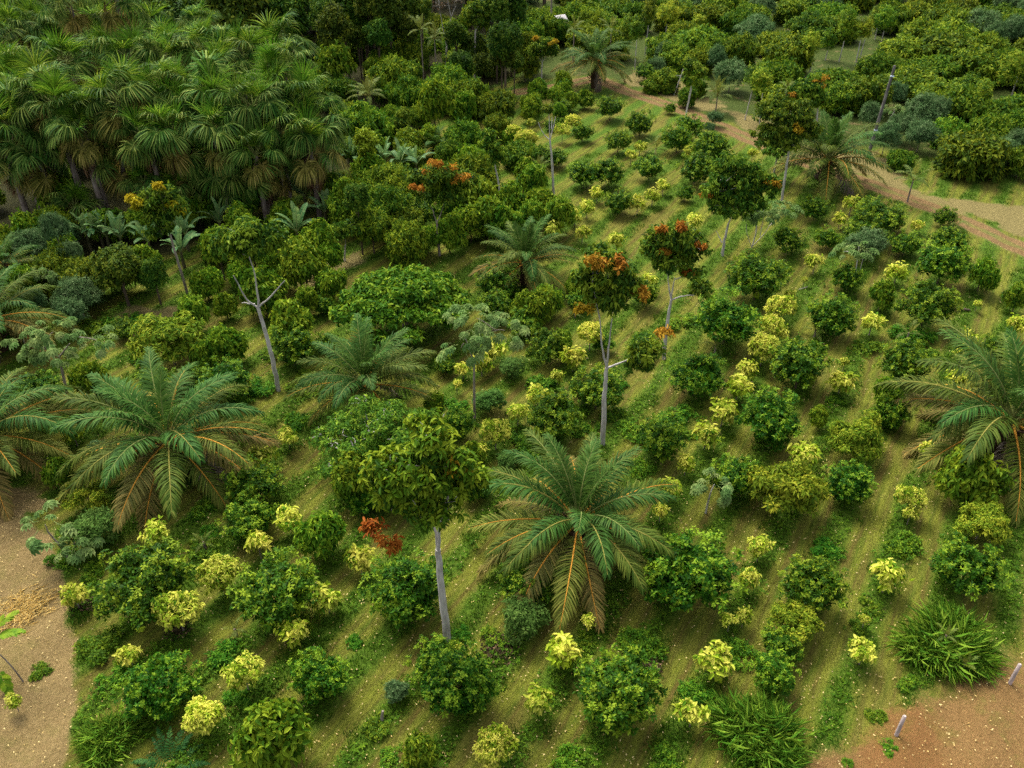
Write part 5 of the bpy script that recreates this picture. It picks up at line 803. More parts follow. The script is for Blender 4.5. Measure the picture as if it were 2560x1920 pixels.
# ------------------------------------------------------------------ fan palms
def fan_leaf(seed, e0, droop, mat, stalk, pet=1.7, rb=1.5, nseg=54, fold=0.0, tint=.5, span=155, face=0.0):
    """A round fan of narrow drooping segments at the end of a long stalk."""
    rng = np.random.default_rng(seed); g, sg = Geo(), Geo()
    el = np.radians(np.linspace(e0, e0 - 22, 6)); ds = pet / 5
    px = np.concatenate([[0], np.cumsum(np.cos(el[:-1]) * ds)]); pz = np.concatenate([[0], np.cumsum(np.sin(el[:-1]) * ds)])
    pts = np.stack([px, 0 * px, pz], 1)
    tube(sg, pts, np.linspace(.055, .025, 6), 4)
    tip = pts[-1]; e1 = el[-1] - np.radians(face)
    X = np.array([math.cos(e1), 0, math.sin(e1)]); Y = np.array([0, 1.0, 0]); Z = np.cross(X, Y)
    ph = np.radians(np.linspace(-span, span, nseg) + rng.normal(0, 2.0, nseg))
    n = nseg
    D = np.cos(ph)[:, None] * X + np.sin(ph)[:, None] * Y + Z * (fold * np.abs(np.sin(ph)) + rng.normal(0, .05, n))[:, None]
    D = nrm(D)
    rr = rb * (1 - .25 * (np.abs(ph) / math.pi)) * rng.uniform(.88, 1.1, n)
    P1 = tip + D * (rr * .36)[:, None]
    droop *= 1.3
    D2 = nrm(D + np.array([0, 0, -droop]) * rng.uniform(.6, 1.4, n)[:, None])
    P2 = P1 + D2 * (rr * .36)[:, None]
    D3 = nrm(D2 + np.array([0, 0, -droop * 1.5]) * rng.uniform(.7, 1.3, n)[:, None])
    P3 = P2 + D3 * (rr * .36)[:, None]
    T = nrm(np.cross(Z[None], D))
    w1 = rr * .36 * math.radians(span) / nseg * 1.25
    a = T * w1[:, None]
    zz = Z * .018
    V = np.stack([np.repeat(tip[None], n, 0), P1 - a + zz, P1 - zz * 2, P1 + a + zz, P2 - a * .75, P2 + a * .75, P3], 1).reshape(-1, 3)
    b = (np.arange(n) * 7)[:, None]
    tl = np.clip(tint + rng.normal(0, .27, n), 0, 1)
    g.add(V, np.concatenate([b + np.array([0, 1, 2]), b + np.array([0, 2, 3]), b + np.array([4, 5, 6])]), 0, np.concatenate([tl - .08, tl + .08, tl]))  # segment halves tinted darker and lighter: light and shade of the fold, painted
    g.F.append(np.concatenate([b + np.array([1, 3, 5, 4])]).astype(np.int32) + g.n - len(V)); g.M.append(np.zeros(n, np.int32)); g.T.append(tl.astype(np.float32))
    return g.mesh('fan blade', MT[mat]), sg.mesh('fan stalk', MT[stalk], True)

FN = [[fan_leaf(1, 84, .12, 'fan_new', 'stalk', 1.5, 1.7, 40, .5, .5, 105), fan_leaf(2, 76, .22, 'fan_new', 'stalk', 1.6, 1.7, 42, .4, .55, 115)],
      [fan_leaf(3, 62, .40, 'fan', 'stalk', 1.9, 1.75, 54, .25, .6), fan_leaf(4, 52, .5, 'fan', 'stalk', 1.9, 1.75, 54, .2, .5), fan_leaf(5, 58, .45, 'fan', 'stalk', 2.0, 1.75, 54, .2, .42)],
      [fan_leaf(6, 34, .6, 'fan', 'stalk', 2.0, 1.7, 54, .1, .5, face=15), fan_leaf(7, 22, .65, 'fan', 'stalk', 2.0, 1.7, 54, .1, .42, face=20), fan_leaf(8, 28, .6, 'fan', 'stalk_y', 2.0, 1.7, 54, .1, .6, face=15)],
      [fan_leaf(9, 6, .7, 'fan', 'stalk_y', 2.0, 1.7, 54, .05, .62, face=28), fan_leaf(10, -6, .75, 'fan_old', 'stalk_y', 1.9, 1.7, 54, .05, .45, face=30), fan_leaf(11, 0, .7, 'fan', 'stalk', 2.0, 1.7, 54, .05, .4, face=28)],
      [fan_leaf(12, -22, .7, 'fan_old', 'stalk_y', 1.8, 1.6, 48, 0, .5, face=35), fan_leaf(13, -28, .8, 'fan_old', 'stalk_d', 1.8, 1.6, 48, 0, .54, face=35)],
      [fan_leaf(14, -62, .5, 'fan_dead', 'stalk_d', 1.6, 1.4, 36, -.6, .5, 110, face=12), fan_leaf(15, -72, .4, 'fan_dead', 'stalk_d', 1.5, 1.5, 36, -.8, .4, 100, face=8)]]
rnd = random.Random(33)
def fan_palm(x, y, z, s, label, what, skirts=2, low=True):
    t = thing('fan_palm', x, y, 'palm tree', 'fan palms of the dense stand', what, label, rnd.uniform(0, 6.28))
    tx_, ty_ = rnd.uniform(-.3, .3), rnd.uniform(-.3, .3)
    g = Geo(); tube(g, smooth_line([(0, 0, -.3), (rnd.uniform(-.2, .2), rnd.uniform(-.2, .2), z * .5), (0, 0, z)], 8), np.linspace(.26, .2, 8) * max(s, .6), 8)
    obj('trunk', g.mesh('fan palm trunk', MT['palm_bark'], True), t)
    n = 24
    for k in range(n):
        q = (k + .5) / n
        c = 0 if q < .2 else 1 if q < .42 else 2 if q < .66 else 3 if q < .88 else 4
        blade, stalk = rnd.choice(FN[c])
        az = k * 2.39996 + rnd.uniform(-.25, .25); fs = s * rnd.uniform(.85, 1.3)
        f = obj('leaf', blade, t, (0, 0, z + rnd.uniform(-.35, .2)), (rnd.uniform(-.55, .55), rnd.uniform(-.3, .3) + tx_ * math.cos(az) + ty_ * math.sin(az), az), (fs, fs, fs))
        obj('stalk', stalk, f)
    for k in range(skirts):
        blade, stalk = rnd.choice(FN[5]); fs = s * rnd.uniform(.9, 1.2)
        f = obj('dead_leaf', blade, t, (0, 0, z - rnd.uniform(.1, .7)), (0, 0, rnd.uniform(0, 6.28)), (fs, fs, fs)); f['label'] = 'brown dead fan leaf hanging against the trunk'
        obj('stalk', stalk, f)
for i, (x, y, z, s) in enumerate(FAN_PALMS):
    fan_palm(x, y, z + rnd.uniform(-.5, .5), s * rnd.uniform(.9, 1.2), None, 'shaggy fan palm' if s > .9 else 'low young fan palm', 3 if y < 80 else rnd.choice((0, 1, 2)))
fan_palm(*TALL_FAN_PALMS[0], 'tall fan palm with brown skirt rising above the stand, its stem greenish', None, 6)
fan_palm(*TALL_FAN_PALMS[1], 'tallest fan palm above the stand on a bare pale grey stem', None, 4)
LAND.append(('the tallest fan palm', TALL_FAN_PALMS[1][0], TALL_FAN_PALMS[1][1]))
LAND.append(('the brown-skirted tall fan palm', TALL_FAN_PALMS[0][0], TALL_FAN_PALMS[0][1]))

# ------------------------------------------------------------------ bananas
def banana_leaf(seed, e0, bend, L=2.4, W=.52, tint=.5):
    rng = np.random.default_rng(seed); g, rg = Geo(), Geo()
    n = 15; s = np.linspace(0, 1, n); el = np.radians(e0 - bend * s ** 1.6); ds = L / (n - 1)
    x = np.concatenate([[0], np.cumsum(np.cos(el[:-1]) * ds)]); z = np.concatenate([[0], np.cumsum(np.sin(el[:-1]) * ds)])
    pts = np.stack([x, 0 * x, z], 1)
    tube(rg, pts, np.linspace(.04, .01, n), 4)
    w = W * np.interp(s, [0, .12, .2, .5, .9, 1], [0, .02, .7, 1, .7, .06]) * .5
    up = np.stack([-np.sin(el), 0 * el, np.cos(el)], 1)
    for sg in (1, -1):
        for k in range(2, n - 1):
            gap = rng.uniform(0, .12) if rng.random() < .5 else 0
            a, b = pts[k], pts[k + 1] * (1 - gap) + pts[k] * gap
            d = rng.normal(.12, .08)
            ea = a + np.array([0, sg * w[k], 0]) + up[k] * w[k] * .35 - np.array([0, 0, d * w[k]])
            eb = b + np.array([0, sg * w[k + 1], 0]) + up[k + 1] * w[k + 1] * .35 - np.array([0, 0, d * w[k]])
            g.add([a, b, eb, ea], [[0, 1, 2, 3] if sg < 0 else [3, 2, 1, 0]], 0, np.clip(tint + rng.normal(0, .12), 0, 1))
    return g.mesh('banana blade', MT['banana']), rg.mesh('banana midrib', MT['banana_rib'], True)
BL = [banana_leaf(1, 84, 30, tint=.7), banana_leaf(2, 72, 55, tint=.55), banana_leaf(3, 62, 75, tint=.5), banana_leaf(4, 50, 95, tint=.42), banana_leaf(5, 54, 90, tint=.45), banana_leaf(6, 66, 60, tint=.6)]
rnd = random.Random(17)
for x, y, w in BANANAS:
    t = thing('banana_plant', x, y, 'banana plant', 'banana plants below the fan palms', 'paddle-leaved banana plant', None, rnd.uniform(0, 6.28))
    s = 1.3 * min(max(w / 4.2, .75), 1.35); h = 1.5 * s
    g = Geo(); tube(g, smooth_line([(0, 0, -.2), (.05, 0, h * .6), (0, 0, h + .1)], 5), [.16, .15, .13, .11, .07], 7)
    obj('stem', g.mesh('banana stem', MT['banana_stem'], True), t)
    for k in range(9):
        blade, rib = BL[min(5, (k * 6) // 9)]
        fs = s * rnd.uniform(.85, 1.15); az = k * 2.39996 + rnd.uniform(-.3, .3)
        f = obj('leaf', blade, t, (0, 0, h), (rnd.uniform(-.3, .3), 0, az), (fs, fs, fs))
        obj('midrib', rib, f)

# ------------------------------------------------------------------ trees whose trunks show
TREE_TEXT = {
    'front_pale': ('leaning_pale_tree', 'tall dark-leaved tree with bare pale trunk and red young leaves before the twiggy tree', 'front pale trunk'),
    'fork_mid': ('forked_tree', 'tree on three-forked white trunk with orange tips behind the orange-stalked front palm', 'three-forked white trunk'),
    'fork_right': ('forked_tree', 'dark red-and-orange-tipped tree on a slim forked trunk beside the mown strip', 'slim forked trunk'),
    'right_a': ('forked_tree', 'dark crowned tree with one orange tuft and a short forked trunk below the track', 'orange-tufted dark tree'),
    'right_b': ('pale_stemmed_tree', 'dark glossy tree on a long leaning pale stem beside the pole-side palm', 'long leaning pale stem'),
    'right_c': ('pale_stemmed_tree', 'thin pale stem with a small dark tuft next to the long leaning stem', 'thin pale stem'),
    'right_d': ('dark_tree', 'dark tree with a rusty orange top above the dirt track', 'rusty-topped tree'),
    'bare_fork': ('forked_tree', 'dark tree on a smooth grey trident-shaped trunk with bare curved limbs', 'trident grey trunk'),
    'orange_crown': ('orange_tipped_tree', 'tree with a broad bright orange crown top over a thin forked grey trunk', 'orange-crowned tree'),
    'two_ball': ('pruned_tree', 'slim tree with two dark ball-shaped tufts on a white stem', 'two-ball tree'),
    'bare_slim': ('bare_tree', 'almost leafless white tree with thin upright branches by the first mown row', 'leafless white tree'),
    'dark_top': ('dark_topped_tree', 'tall straight white trunk with a dense dark round crown at the forest edge', 'straight white trunk'),
    'pale_top': ('white_limbed_tree', 'tall white-limbed tree with thin twiggy crown at the forest edge', 'white-limbed tall tree'),
    'mid_top': ('round_crowned_tree', 'round-crowned tree with yellow top leaves on a straight white stem below the utility pole', 'round-crowned white-stem tree'),
    'gold_tips': ('gold_tipped_tree', 'dark tree tipped with golden yellow leaves on a leaning stem before the fan palms', 'gold-tipped tree'),
    'fork_thin': ('slim_tree', 'slim tree with a dark crown on a thin white stem beside the brown path', 'thin white stem'),
    'lean_white': ('leaning_tree', 'leaning white-stemmed tree with a sparse dark crown just below the track', 'leaning white stem'),
    'lean_bare': ('leaning_tree', 'thin leaning whitish tree with hardly any leaves on the dry grass above the track', 'thin leaning whitish tree'),
    'fork_path': ('slim_tree', 'small slim tree with a light conical crown between dark spreading trees', 'light conical tree'),
}
for i, (name, kind, X, Y, r0, lines, lobes, flush) in enumerate(TREES):
    rng = np.random.default_rng(500 + i)
    if name in TREE_TEXT:
        nm, label, ph = TREE_TEXT[name]
        t = thing(nm, X, Y, 'tree', None, None, label)
        LAND.append(('the ' + ph, X, Y))
    else:
        t = thing('slender_tree', X, Y, 'tree', 'slender pale-stemmed trees', 'slender tree on a thin pale stem')
    g = Geo()
    for k, ln in enumerate(lines):
        dy = 0.0 if k == 0 else rng.uniform(-.5, .5)
        p3 = [(a, dy * (j / (len(ln) - 1)), b) for j, (a, b) in enumerate(ln)]
        if k == 0: p3[0] = (p3[0][0], 0, -.25)
        n = 12 if k == 0 else 8
        q = smooth_line(p3, n, rng, r0 * .12)
        tube(g, q, np.linspace(r0, r0 * .62, n) if k == 0 else np.linspace(r0 * .42, r0 * .17, n), 7)
    tips = [ln[-1] for ln in lines]
    L3 = []
    for (lx, lz, rx, rz) in lobes:
        ly = rng.uniform(-.35, .35) * rx
        L3.append((lx, ly, lz, rx, rx * .95, rz))
        b = min(tips, key=lambda q: (q[0] - lx) ** 2 + (q[1] - lz) ** 2)      # a limb into every lobe
        if kind != 'slender':
            tube(g, smooth_line([(b[0], 0, b[1]), ((b[0] + lx) / 2, ly * .4, (b[1] + lz) / 2 - .1), (lx, ly, lz)], 5), np.linspace(r0 * .28, r0 * .1, 5), 5)
            for _ in range(4):
                d = sphere_dirs(rng, 1, -.2)[0] * np.array([rx, rx, rz]) * .9
                tube(g, smooth_line([(lx, ly, lz), (lx + d[0] * .5, ly + d[1] * .5, lz + d[2] * .4), (lx + d[0], ly + d[1], lz + d[2])], 4), np.linspace(r0 * .11, r0 * .04, 4), 4)
    obj('trunk', g.mesh('trunk', MT['bark_pale' if name not in ('orange_crown', 'gold_tips') else 'bark_grey'], True), t)
    vol = sum(a[3] * a[3] + 2 * a[3] * a[5] for a in L3)
    g = Geo()
    if kind == 'slender':
        foliage(g, rng, L3, int(min(420, 60 + vol * 26)), 8, .3, .12, droop=.6, zmin=-.8, up=.3, young=.3, base=.42, shell=.8)
        mk = 'F' if i % 3 == 0 else 'K' if i % 3 == 1 else 'S'
    elif kind == 'thin':
        foliage(g, rng, L3, int(40 + vol * 10), 5, .2, .07, droop=.4, zmin=-.6, young=.1, base=.5, shell=.9); mk = 'litter' if name == 'pale_top' else 'F'
    else:
        sub = []
        for a in L3:
            sub.append((a[0], a[1], a[2], a[3] * .58, a[4] * .58, a[5] * .58))
            for v in sphere_dirs(rng, 9, -.5):
                k_ = rng.uniform(.24, .44); sub.append((a[0] + v[0] * a[3] * .68, a[1] + v[1] * a[4] * .68, a[2] + v[2] * a[5] * .68, a[3] * k_, a[4] * k_, a[5] * k_))
        foliage(g, rng, sub, int(60 + vol * 27), 10, .33, .105, droop=.85, zmin=-.5, up=.6, young=.30, base=.46, var=.19, shell=.4, rich=True); mk = 'K' if name == 'front_pale' else 'M'
    obj('crown', g.mesh('crown', MT[mk]), t)
    for (fx, fz, fr, c) in flush:
        g = Geo(); fr *= 1.1
        fy = -rng.uniform(.3, .7) * np.mean([a[3] for a in L3])
        fl = [(fx + v[0] * fr * .85, fy + v[1] * fr * .6, fz + v[2] * fr * .6, fr * .24, fr * .24, fr * .18) for v in sphere_dirs(rng, 7, -.4)]
        foliage(g, rng, fl, 19, 9, .27, .08, droop=.6, zmin=-.2, up=.8, young=.2, base=.45, shell=.4, rich=True)
        o = obj('young_leaves', g.mesh('young leaves', MT['flush_' + c]), t, kind='stuff')
        o['label'] = {'o': 'orange young leaves at the crown tips', 'r': 'rusty red young leaves', 'y': 'ochre yellow young leaves', 'g': 'golden yellow young leaves'}[c]

def crowned(nm, x, y, label, phrase, lobes, mat, shoots, per, L, W, trunk_h, r=.2, seed=1, twigs=0, cat='tree', bark='bark_grey', **kw):
    rng = np.random.default_rng(seed)
    t = thing(nm, x, y, cat, None, None, label); LAND.append(('the ' + phrase, x, y))
    g = Geo(); tube(g, smooth_line([(0, 0, -.3), (.08, 0, trunk_h * .6), (0, 0, trunk_h)], 6), np.linspace(r, r * .6, 6), 8)
    for k, a in enumerate(lobes):
        b = np.array([0, 0, trunk_h * rng.uniform(.5, 1.0)]); e = np.array(a[:3])
        tube(g, smooth_line([b, b * .45 + e * .55 + np.array([0, 0, -.15]), e], 6), np.linspace(r * .4, r * .08, 6), 5)
    for _ in range(twigs):
        a = lobes[rng.integers(len(lobes))]; c0 = np.array(a[:3]); d = sphere_dirs(rng, 1, .1)[0] * np.array(a[3:]) * rng.uniform(.95, 1.2)
        tube(g, smooth_line([c0, c0 + d * .5 + rng.normal(0, .1, 3), c0 + d], 5), np.linspace(.04, .018, 5), 4)
    obj('trunk', g.mesh('trunk', MT[bark], True), t)
    g = Geo(); foliage(g, rng, lobes, shoots, per, L, W, **kw)
    obj('crown', g.mesh('crown', MT[mat]), t)
    return t

MT['twig'] = leaf_mat('twiggy tree leaf', (.028, .080, .006), (.095, .185, .012), (.25, .33, .025), rough=.5)

# ------------------------------------------------------------------ single large trees
rng = np.random.default_rng(77)
um = [(0, 0, 2.9, 2.6, 2.4, 1.0)]
for k in range(30):
    a = k * 2.4; r = 4.3 * math.sqrt((k + .5) / 30)
    s = rng.uniform(.7, 1.15); um.append((r * math.cos(a), r * math.sin(a) * .95, 4.2 - 2.2 * (r / 4.4) ** 2 + rng.normal(0, .25), s, s, s * .42))
crowned('umbrella_tree', -7.8, 54.9, 'broad umbrella tree with a wide layered green crown in mid-field', 'broad umbrella tree', um, 'K', 1900, 10, .36, .14, 3.2, .22, 5,
        droop=.6, zmin=-.25, up=.6, young=.15, base=.42, shell=.35, rich=True)
tw = [(0, 0, 2.6, 1.8, 1.8, 1.0)]
for k in range(24):
    a = k * 2.4; r = 3.7 * math.sqrt((k + .5) / 24)
    s = rng.uniform(.45, .8); tw.append((r * math.cos(a), r * math.sin(a), 3.9 - 2.3 * (r / 3.7) ** 2 + rng.normal(0, .2), s, s, s * .55))
crowned('twiggy_tree', -7.8, 39.6, 'broad twiggy tree with pale bare twigs showing among small light leaves', 'broad twiggy tree', tw, 'twig', 1500, 9, .24, .09, 2.4, .16, 6, twigs=90, bark='bark_pale',
        droop=.4, zmin=-.4, young=.14, base=.34, shell=.7)
for (cx, cy, h, w, lab, ph, mat) in ((-13.9, 81.9, 5.2, 2.1, 'narrow bright lime-green column tree above the banana plants', 'lime-green column tree', 'K'),):
    cl = [(rng.normal(0, .15), rng.normal(0, .15), .9 + k * h / 11, w * .42 * (1.1 - .5 * k / 11), w * .42 * (1.1 - .5 * k / 11), .5) for k in range(11)] + [(rng.normal(0, .4), rng.normal(0, .4), h * .93, .6, .6, .45) for _ in range(6)]
    crowned('column_tree', cx, cy, lab, ph, cl, mat, 300, 10, .34, .13, h * .9, .09, 8, droop=.35, zmin=-.6, young=.9, base=.8, shell=.4, rich=True)

# palmate-leaved trees: every big leaf is a part
def palm_leaf(seed, tint):
    rg = np.random.default_rng(seed); g = Geo(); n = 9
    tube(g, [(0, 0, 0), (.35, 0, .06), (.62, 0, 0)], [.012, .012, .01], 4, 0, .8)
    ph = np.radians(np.linspace(-150, 150, n)); P = np.repeat(np.array([[.62, 0, 0]]), n, 0)
    D = np.stack([np.cos(ph), np.sin(ph), np.full(n, -.38)], 1)
    leaves(g, P, D, np.repeat(np.array([[0, 0, 1.0]]), n, 0), .5 * (1 - .25 * np.abs(ph) / 2.6), .21, 0, np.clip(tint + rg.normal(0, .08, n), 0, 1), rich=True, curl=.16)
    return g.mesh('palmate leaf', MT['cecropia'])
PL = [palm_leaf(i, (.35, .5, .62, .8)[i % 4]) for i in range(6)]
CEC_TEXT = [('palmate-leaved tree with large pale green leaves on a thin leaning stem by the left palms', 'large palmate-leaved tree'),
            ('palmate-leaved tree with big drooping leaves on a straight brown stem before the umbrella tree', 'straight palmate tree'),
            ('leaning palmate-leaved sapling hanging over the edge of the bare dirt path', 'leaning palmate sapling'),
            ('small blue-green palmate sapling on a thin pole among the right-hand bushes', 'blue-green palmate sapling'),
            ('many-stemmed palmate-leaved tree with thin white stems fanning from one foot', 'many-stemmed palmate tree'),
            ('palmate-leaved tree half hidden in grey-green scrub at the left edge', 'half-hidden palmate tree'),
            ('small palmate-leaved tree on a leaning stem behind the leaning pole', 'small palmate tree'),
            ('bare-stemmed palmate bush with three thin white stems in the mown field', 'three-stemmed palmate bush')]
rnd = random.Random(71)
for i, (X, Y, lines, lobes, n, ls) in enumerate(CECROPIAS):
    rg = np.random.default_rng(900 + i)
    t = thing('palmate_tree', X, Y, 'tree', 'palmate-leaved trees', None, CEC_TEXT[i][0]); LAND.append(('the ' + CEC_TEXT[i][1], X, Y))
    g = Geo()
    for k, ln in enumerate(lines):
        dy = 0 if k == 0 else rg.uniform(-.8, .8)
        p3 = [(a, dy * j / (len(ln) - 1), b if (k or j) else -.2) for j, (a, b) in enumerate(ln)]
        tube(g, smooth_line(p3, 9), np.linspace(.1 if k == 0 else .06, .07 if k == 0 else .03, 9) * (1 if i < 2 else .6), 6)
    for (lx, lz, rx, rz) in lobes:
        b = min([ln[-1] for ln in lines], key=lambda q: (q[0] - lx) ** 2 + (q[1] - lz) ** 2)
        tube(g, smooth_line([(b[0], 0, b[1]), (lx * .6 + b[0] * .4, 0, lz * .6 + b[1] * .4 + .1), (lx, 0, lz)], 5), np.linspace(.04, .02, 5), 5)
    obj('trunk', g.mesh('palmate trunk', MT['bark_grey' if i < 3 else 'bark_pale'], True), t)
    ar = np.array([a[2] * a[3] for a in lobes]); ar = ar / ar.sum()
    for k in range(n):
        a = lobes[rg.choice(len(lobes), p=ar)]
        d = sphere_dirs(rg, 1, -.3)[0]; r = rg.uniform(.45, 1)
        p = (a[0] + d[0] * a[2] * r * .85, d[1] * a[2] * r * .85, a[1] + d[2] * a[3] * r * .8)
        s = ls / .5 * rg.uniform(.75, 1.15)
        az = math.atan2(d[1], d[0]) + rg.normal(0, .6)
        obj('leaf', PL[rnd.randrange(6)], t, p, (rg.normal(0, .25), rg.uniform(-.1, .7), az), (s, s, s))

# a young broad-leaved tree at the edge of the dirt path: long leaf sprays
t = thing('broad_leaved_sapling', -22.2, 25.0, 'young tree', None, None, 'lime-green sapling with long leaf sprays on a thin stem over the bare dirt'); LAND.append(('the sapling on the bare dirt', -22.2, 25.0))
g = Geo(); tube(g, smooth_line([(0, 0, -.2), (-.3, .1, 1.2), (-1.0, .2, 2.6)], 8), np.linspace(.04, .025, 8), 5)
obj('trunk', g.mesh('sapling stem', MT['bark_grey'], True), t)
rg = np.random.default_rng(5)
for k, (az, e0, L) in enumerate(((.2, 20, 1.7), (.75, 35, 1.7), (1.6, 30, 1.5), (2.6, 20, 1.4), (-.9, -25, 1.6), (-2.2, 5, 1.3), (3.6, 25, 1.4))):
    g = Geo(); pinnate(g, rg, (0, 0, 0), 0, e0, 35, L, 12, .42, .16, 0, None, start=.3, vdroop=.2, tint=.65)
    obj('leaf_spray', g.mesh('leaf spray', MT['K']), t, (-1.0, .2, 2.6 if k != 4 else 1.0), (0, 0, az))

# ------------------------------------------------------------------ poles, stakes, hut, log, straw, mulch
def box(g, c, s, mat=0):
    c, s = np.array(c, float), np.array(s, float) / 2
    V = np.array([[i, j, k] for i in (-1, 1) for j in (-1, 1) for k in (-1, 1)]) * s + c
    g.add(V, [[0, 1, 3, 2], [4, 6, 7, 5], [0, 4, 5, 1], [2, 3, 7, 6], [0, 2, 6, 4], [1, 5, 7, 3]], mat)
def plain(name, col, rough=.5, metal=0):
    m, nt_, o_ = new_mat(name); p_ = nt_.nodes.new('ShaderNodeBsdfPrincipled')
    no_ = nt_.nodes.new('ShaderNodeTexNoise'); no_.inputs['Scale'].default_value = 7
    cr_ = nt_.nodes.new('ShaderNodeValToRGB'); e_ = cr_.color_ramp.elements
    e_[0].color = (*[v * .8 for v in col], 1); e_[1].color = (*col, 1); e_[0].position = .3; e_[1].position = .6
    nt_.links.new(no_.outputs['Fac'], cr_.inputs[0]); nt_.links.new(cr_.outputs[0], p_.inputs['Base Color'])
    p_.inputs['Roughness'].default_value = rough; p_.inputs['Metallic'].default_value = metal
    nt_.links.new(p_.outputs[0], o_.inputs[0]); return m
M_BOX = plain('pale blue painted metal', (.55, .66, .78)); M_ROOF = plain('grey corrugated roofing', (.33, .31, .31), .7); M_WALL = plain('old plank wall', (.16, .12, .09), .9); M_INS = plain('brown insulator', (.12, .06, .04), .3)

x, y = SPOTS['pole1']
t = thing('utility_pole', x, y, 'utility pole', None, None, 'upright utility pole with a small pale blue box at the forest edge'); LAND.append(('the upright utility pole', x, y))
g = Geo(); tube(g, [(0, 0, -.3), (0, 0, 6), (0, 0, 13.2)], [.16, .14, .11], 8); obj('pole', g.mesh('pole', MT['bark_grey'], True), t)
g = Geo(); box(g, (.32, -.15, 9.2), (.62, .5, 1.0)); box(g, (.32, -.15, 9.74), (.7, .58, .06)); obj('transformer_box', g.mesh('transformer box', M_BOX), t)
g = Geo(); box(g, (0, 0, 12.4), (1.7, .1, .12)); obj('crossarm', g.mesh('crossarm', MT['wood_dark']), t)
for q in (-.75, 0.05, .75):
    g = Geo(); tube(g, [(q, 0, 12.46), (q, 0, 12.6), (q, 0, 12.72)], [.05, .07, .03], 7); obj('insulator', g.mesh('insulator', M_INS), t)
x, y = SPOTS['pole2']
t = thing('utility_pole', x, y, 'utility pole', None, None, 'long dark weathered utility pole leaning over the scrub by the dirt track'); LAND.append(('the leaning pole', x, y))
g = Geo(); tube(g, smooth_line([(0, 0, -.3), (.35, .2, 4.5), (.8, .6, 9.6)], 8), np.linspace(.19, .13, 8), 9); obj('pole', g.mesh('leaning pole', MT['wood_dark'], True), t)
for z_ in (3.2, 8.6):
    g = Geo(); q = z_ / 9.6; tube(g, [(.8 * q, .6 * q * .8, z_ - .05), (.8 * q + .01, .6 * q * .8, z_ + .05)], [.2, .2], 9); obj('band', g.mesh('steel band', M_BOX), t)
for i, (x, y) in enumerate(SPOTS['stakes']):
    lab = ('pale wooden stake standing in the bare soil next to a tiny weed', 'pale wooden stake at the right edge where grass meets bare soil')[i]
    g = Geo(); tube(g, [(0, 0, -.25), (.02, .02, .6), (.05, .04, 1.28), (.052, .042, 1.32)], [.085, .085, .08, .05], 8)
    o = obj('wooden_stake', g.mesh('stake', MT['wood_pale']), None, (x, y, 0)); tag(o, lab, 'stake', 'pale stakes at the soil edge')
    LAND.append((('the stake by the tiny weed', 'the stake at the right edge')[i], x, y))
(x0, y0), (x1, y1) = SPOTS['log']
g = Geo(); L = math.hypot(x1 - x0, y1 - y0)
tube(g, smooth_line([(-L / 2, 0, .08), (0, .03, .1), (L / 2, 0, .09)], 7), [.07, .1, .1, .11, .1, .1, .06], 8)
tube(g, [(L * .1, 0, .12), (L * .16, .12, .26)], [.035, .02], 5)
o = obj('fallen_log', g.mesh('log', MT['log'], True), None, ((x0 + x1) / 2, (y0 + y1) / 2, .02), (0, 0, math.atan2(y1 - y0, x1 - x0))); tag(o, 'short dark fallen log lying on mown grass', 'log'); LAND.append(('the fallen log', (x0 + x1) / 2, (y0 + y1) / 2))
x, y = SPOTS['roof']
t = thing('hut', x, y + 3, 'hut', None, None, 'grey-roofed hut half hidden in trees behind the utility pole', .5); LAND.append(('the grey-roofed hut', x, y))
g = Geo(); box(g, (0, 0, 1.1), (5, 3.6, 2.2)); obj('wall', g.mesh('hut walls', M_WALL), t)
g = Geo(); g.add([(-2.9, -2.2, 2.1), (2.9, -2.2, 2.1), (2.9, 0, 3.5), (-2.9, 0, 3.5), (2.9, 2.2, 2.1), (-2.9, 2.2, 2.1), (-2.9, -2.2, 2.02), (2.9, -2.2, 2.02), (2.9, 2.2, 2.02), (-2.9, 2.2, 2.02)], [[0, 1, 2, 3], [3, 2, 4, 5], [6, 9, 8, 7], [0, 6, 7, 1], [5, 4, 8, 9]]); obj('roof', g.mesh('hut roof', M_ROOF), t)
g = Geo(); box(g, (.6, -1.83, .95), (.9, .05, 1.9)); obj('door', g.mesh('hut door', MT['wood_dark']), t)
# straw heap: loose stems
x, y = SPOTS['straw']; rg = np.random.default_rng(3); n = 900
a = rg.normal(0, 1, (n, 2)) * np.array([.55, .62]); P = np.stack([a[:, 0] + a[:, 1] * .25, a[:, 1], .03 + rg.random(n) * .16 * np.exp(-(a ** 2).sum(1))], 1)
di = np.where(rg.random(n) < .5, rg.normal(.85, .35, n), rg.uniform(0, 6.28, n)); D = np.stack([np.cos(di), np.sin(di), rg.normal(0, .12, n)], 1)
g = Geo(); leaves(g, P, D, np.stack([rg.normal(0, .3, n), rg.normal(0, .3, n), np.ones(n)], 1), rg.uniform(.3, .9, n), .017, 0, np.clip(rg.normal(.78, .22, n), 0, 1), curl=.05)
o = obj('straw_pile', g.mesh('straw', MT['straw']), None, (x, y, .02)); tag(o, 'heap of golden dry straw lying on the bare dirt path', 'straw', None, 'stuff'); LAND.append(('the straw heap', x, y))
MOUNDS = [(*SPOTS['mound1'], 1.0, 'dark brown mulch ring at the foot of the matt round shrub'), (*SPOTS['mound2'], .7, 'brown leaf mulch by the big front citrus bush'), (*SPOTS['mound3'], .7, 'black mulch heap beside a yellow sapling by the dirt path'),
          (*SPOTS['mound4'], .6, 'brown mulch under the palest yellow sapling')]
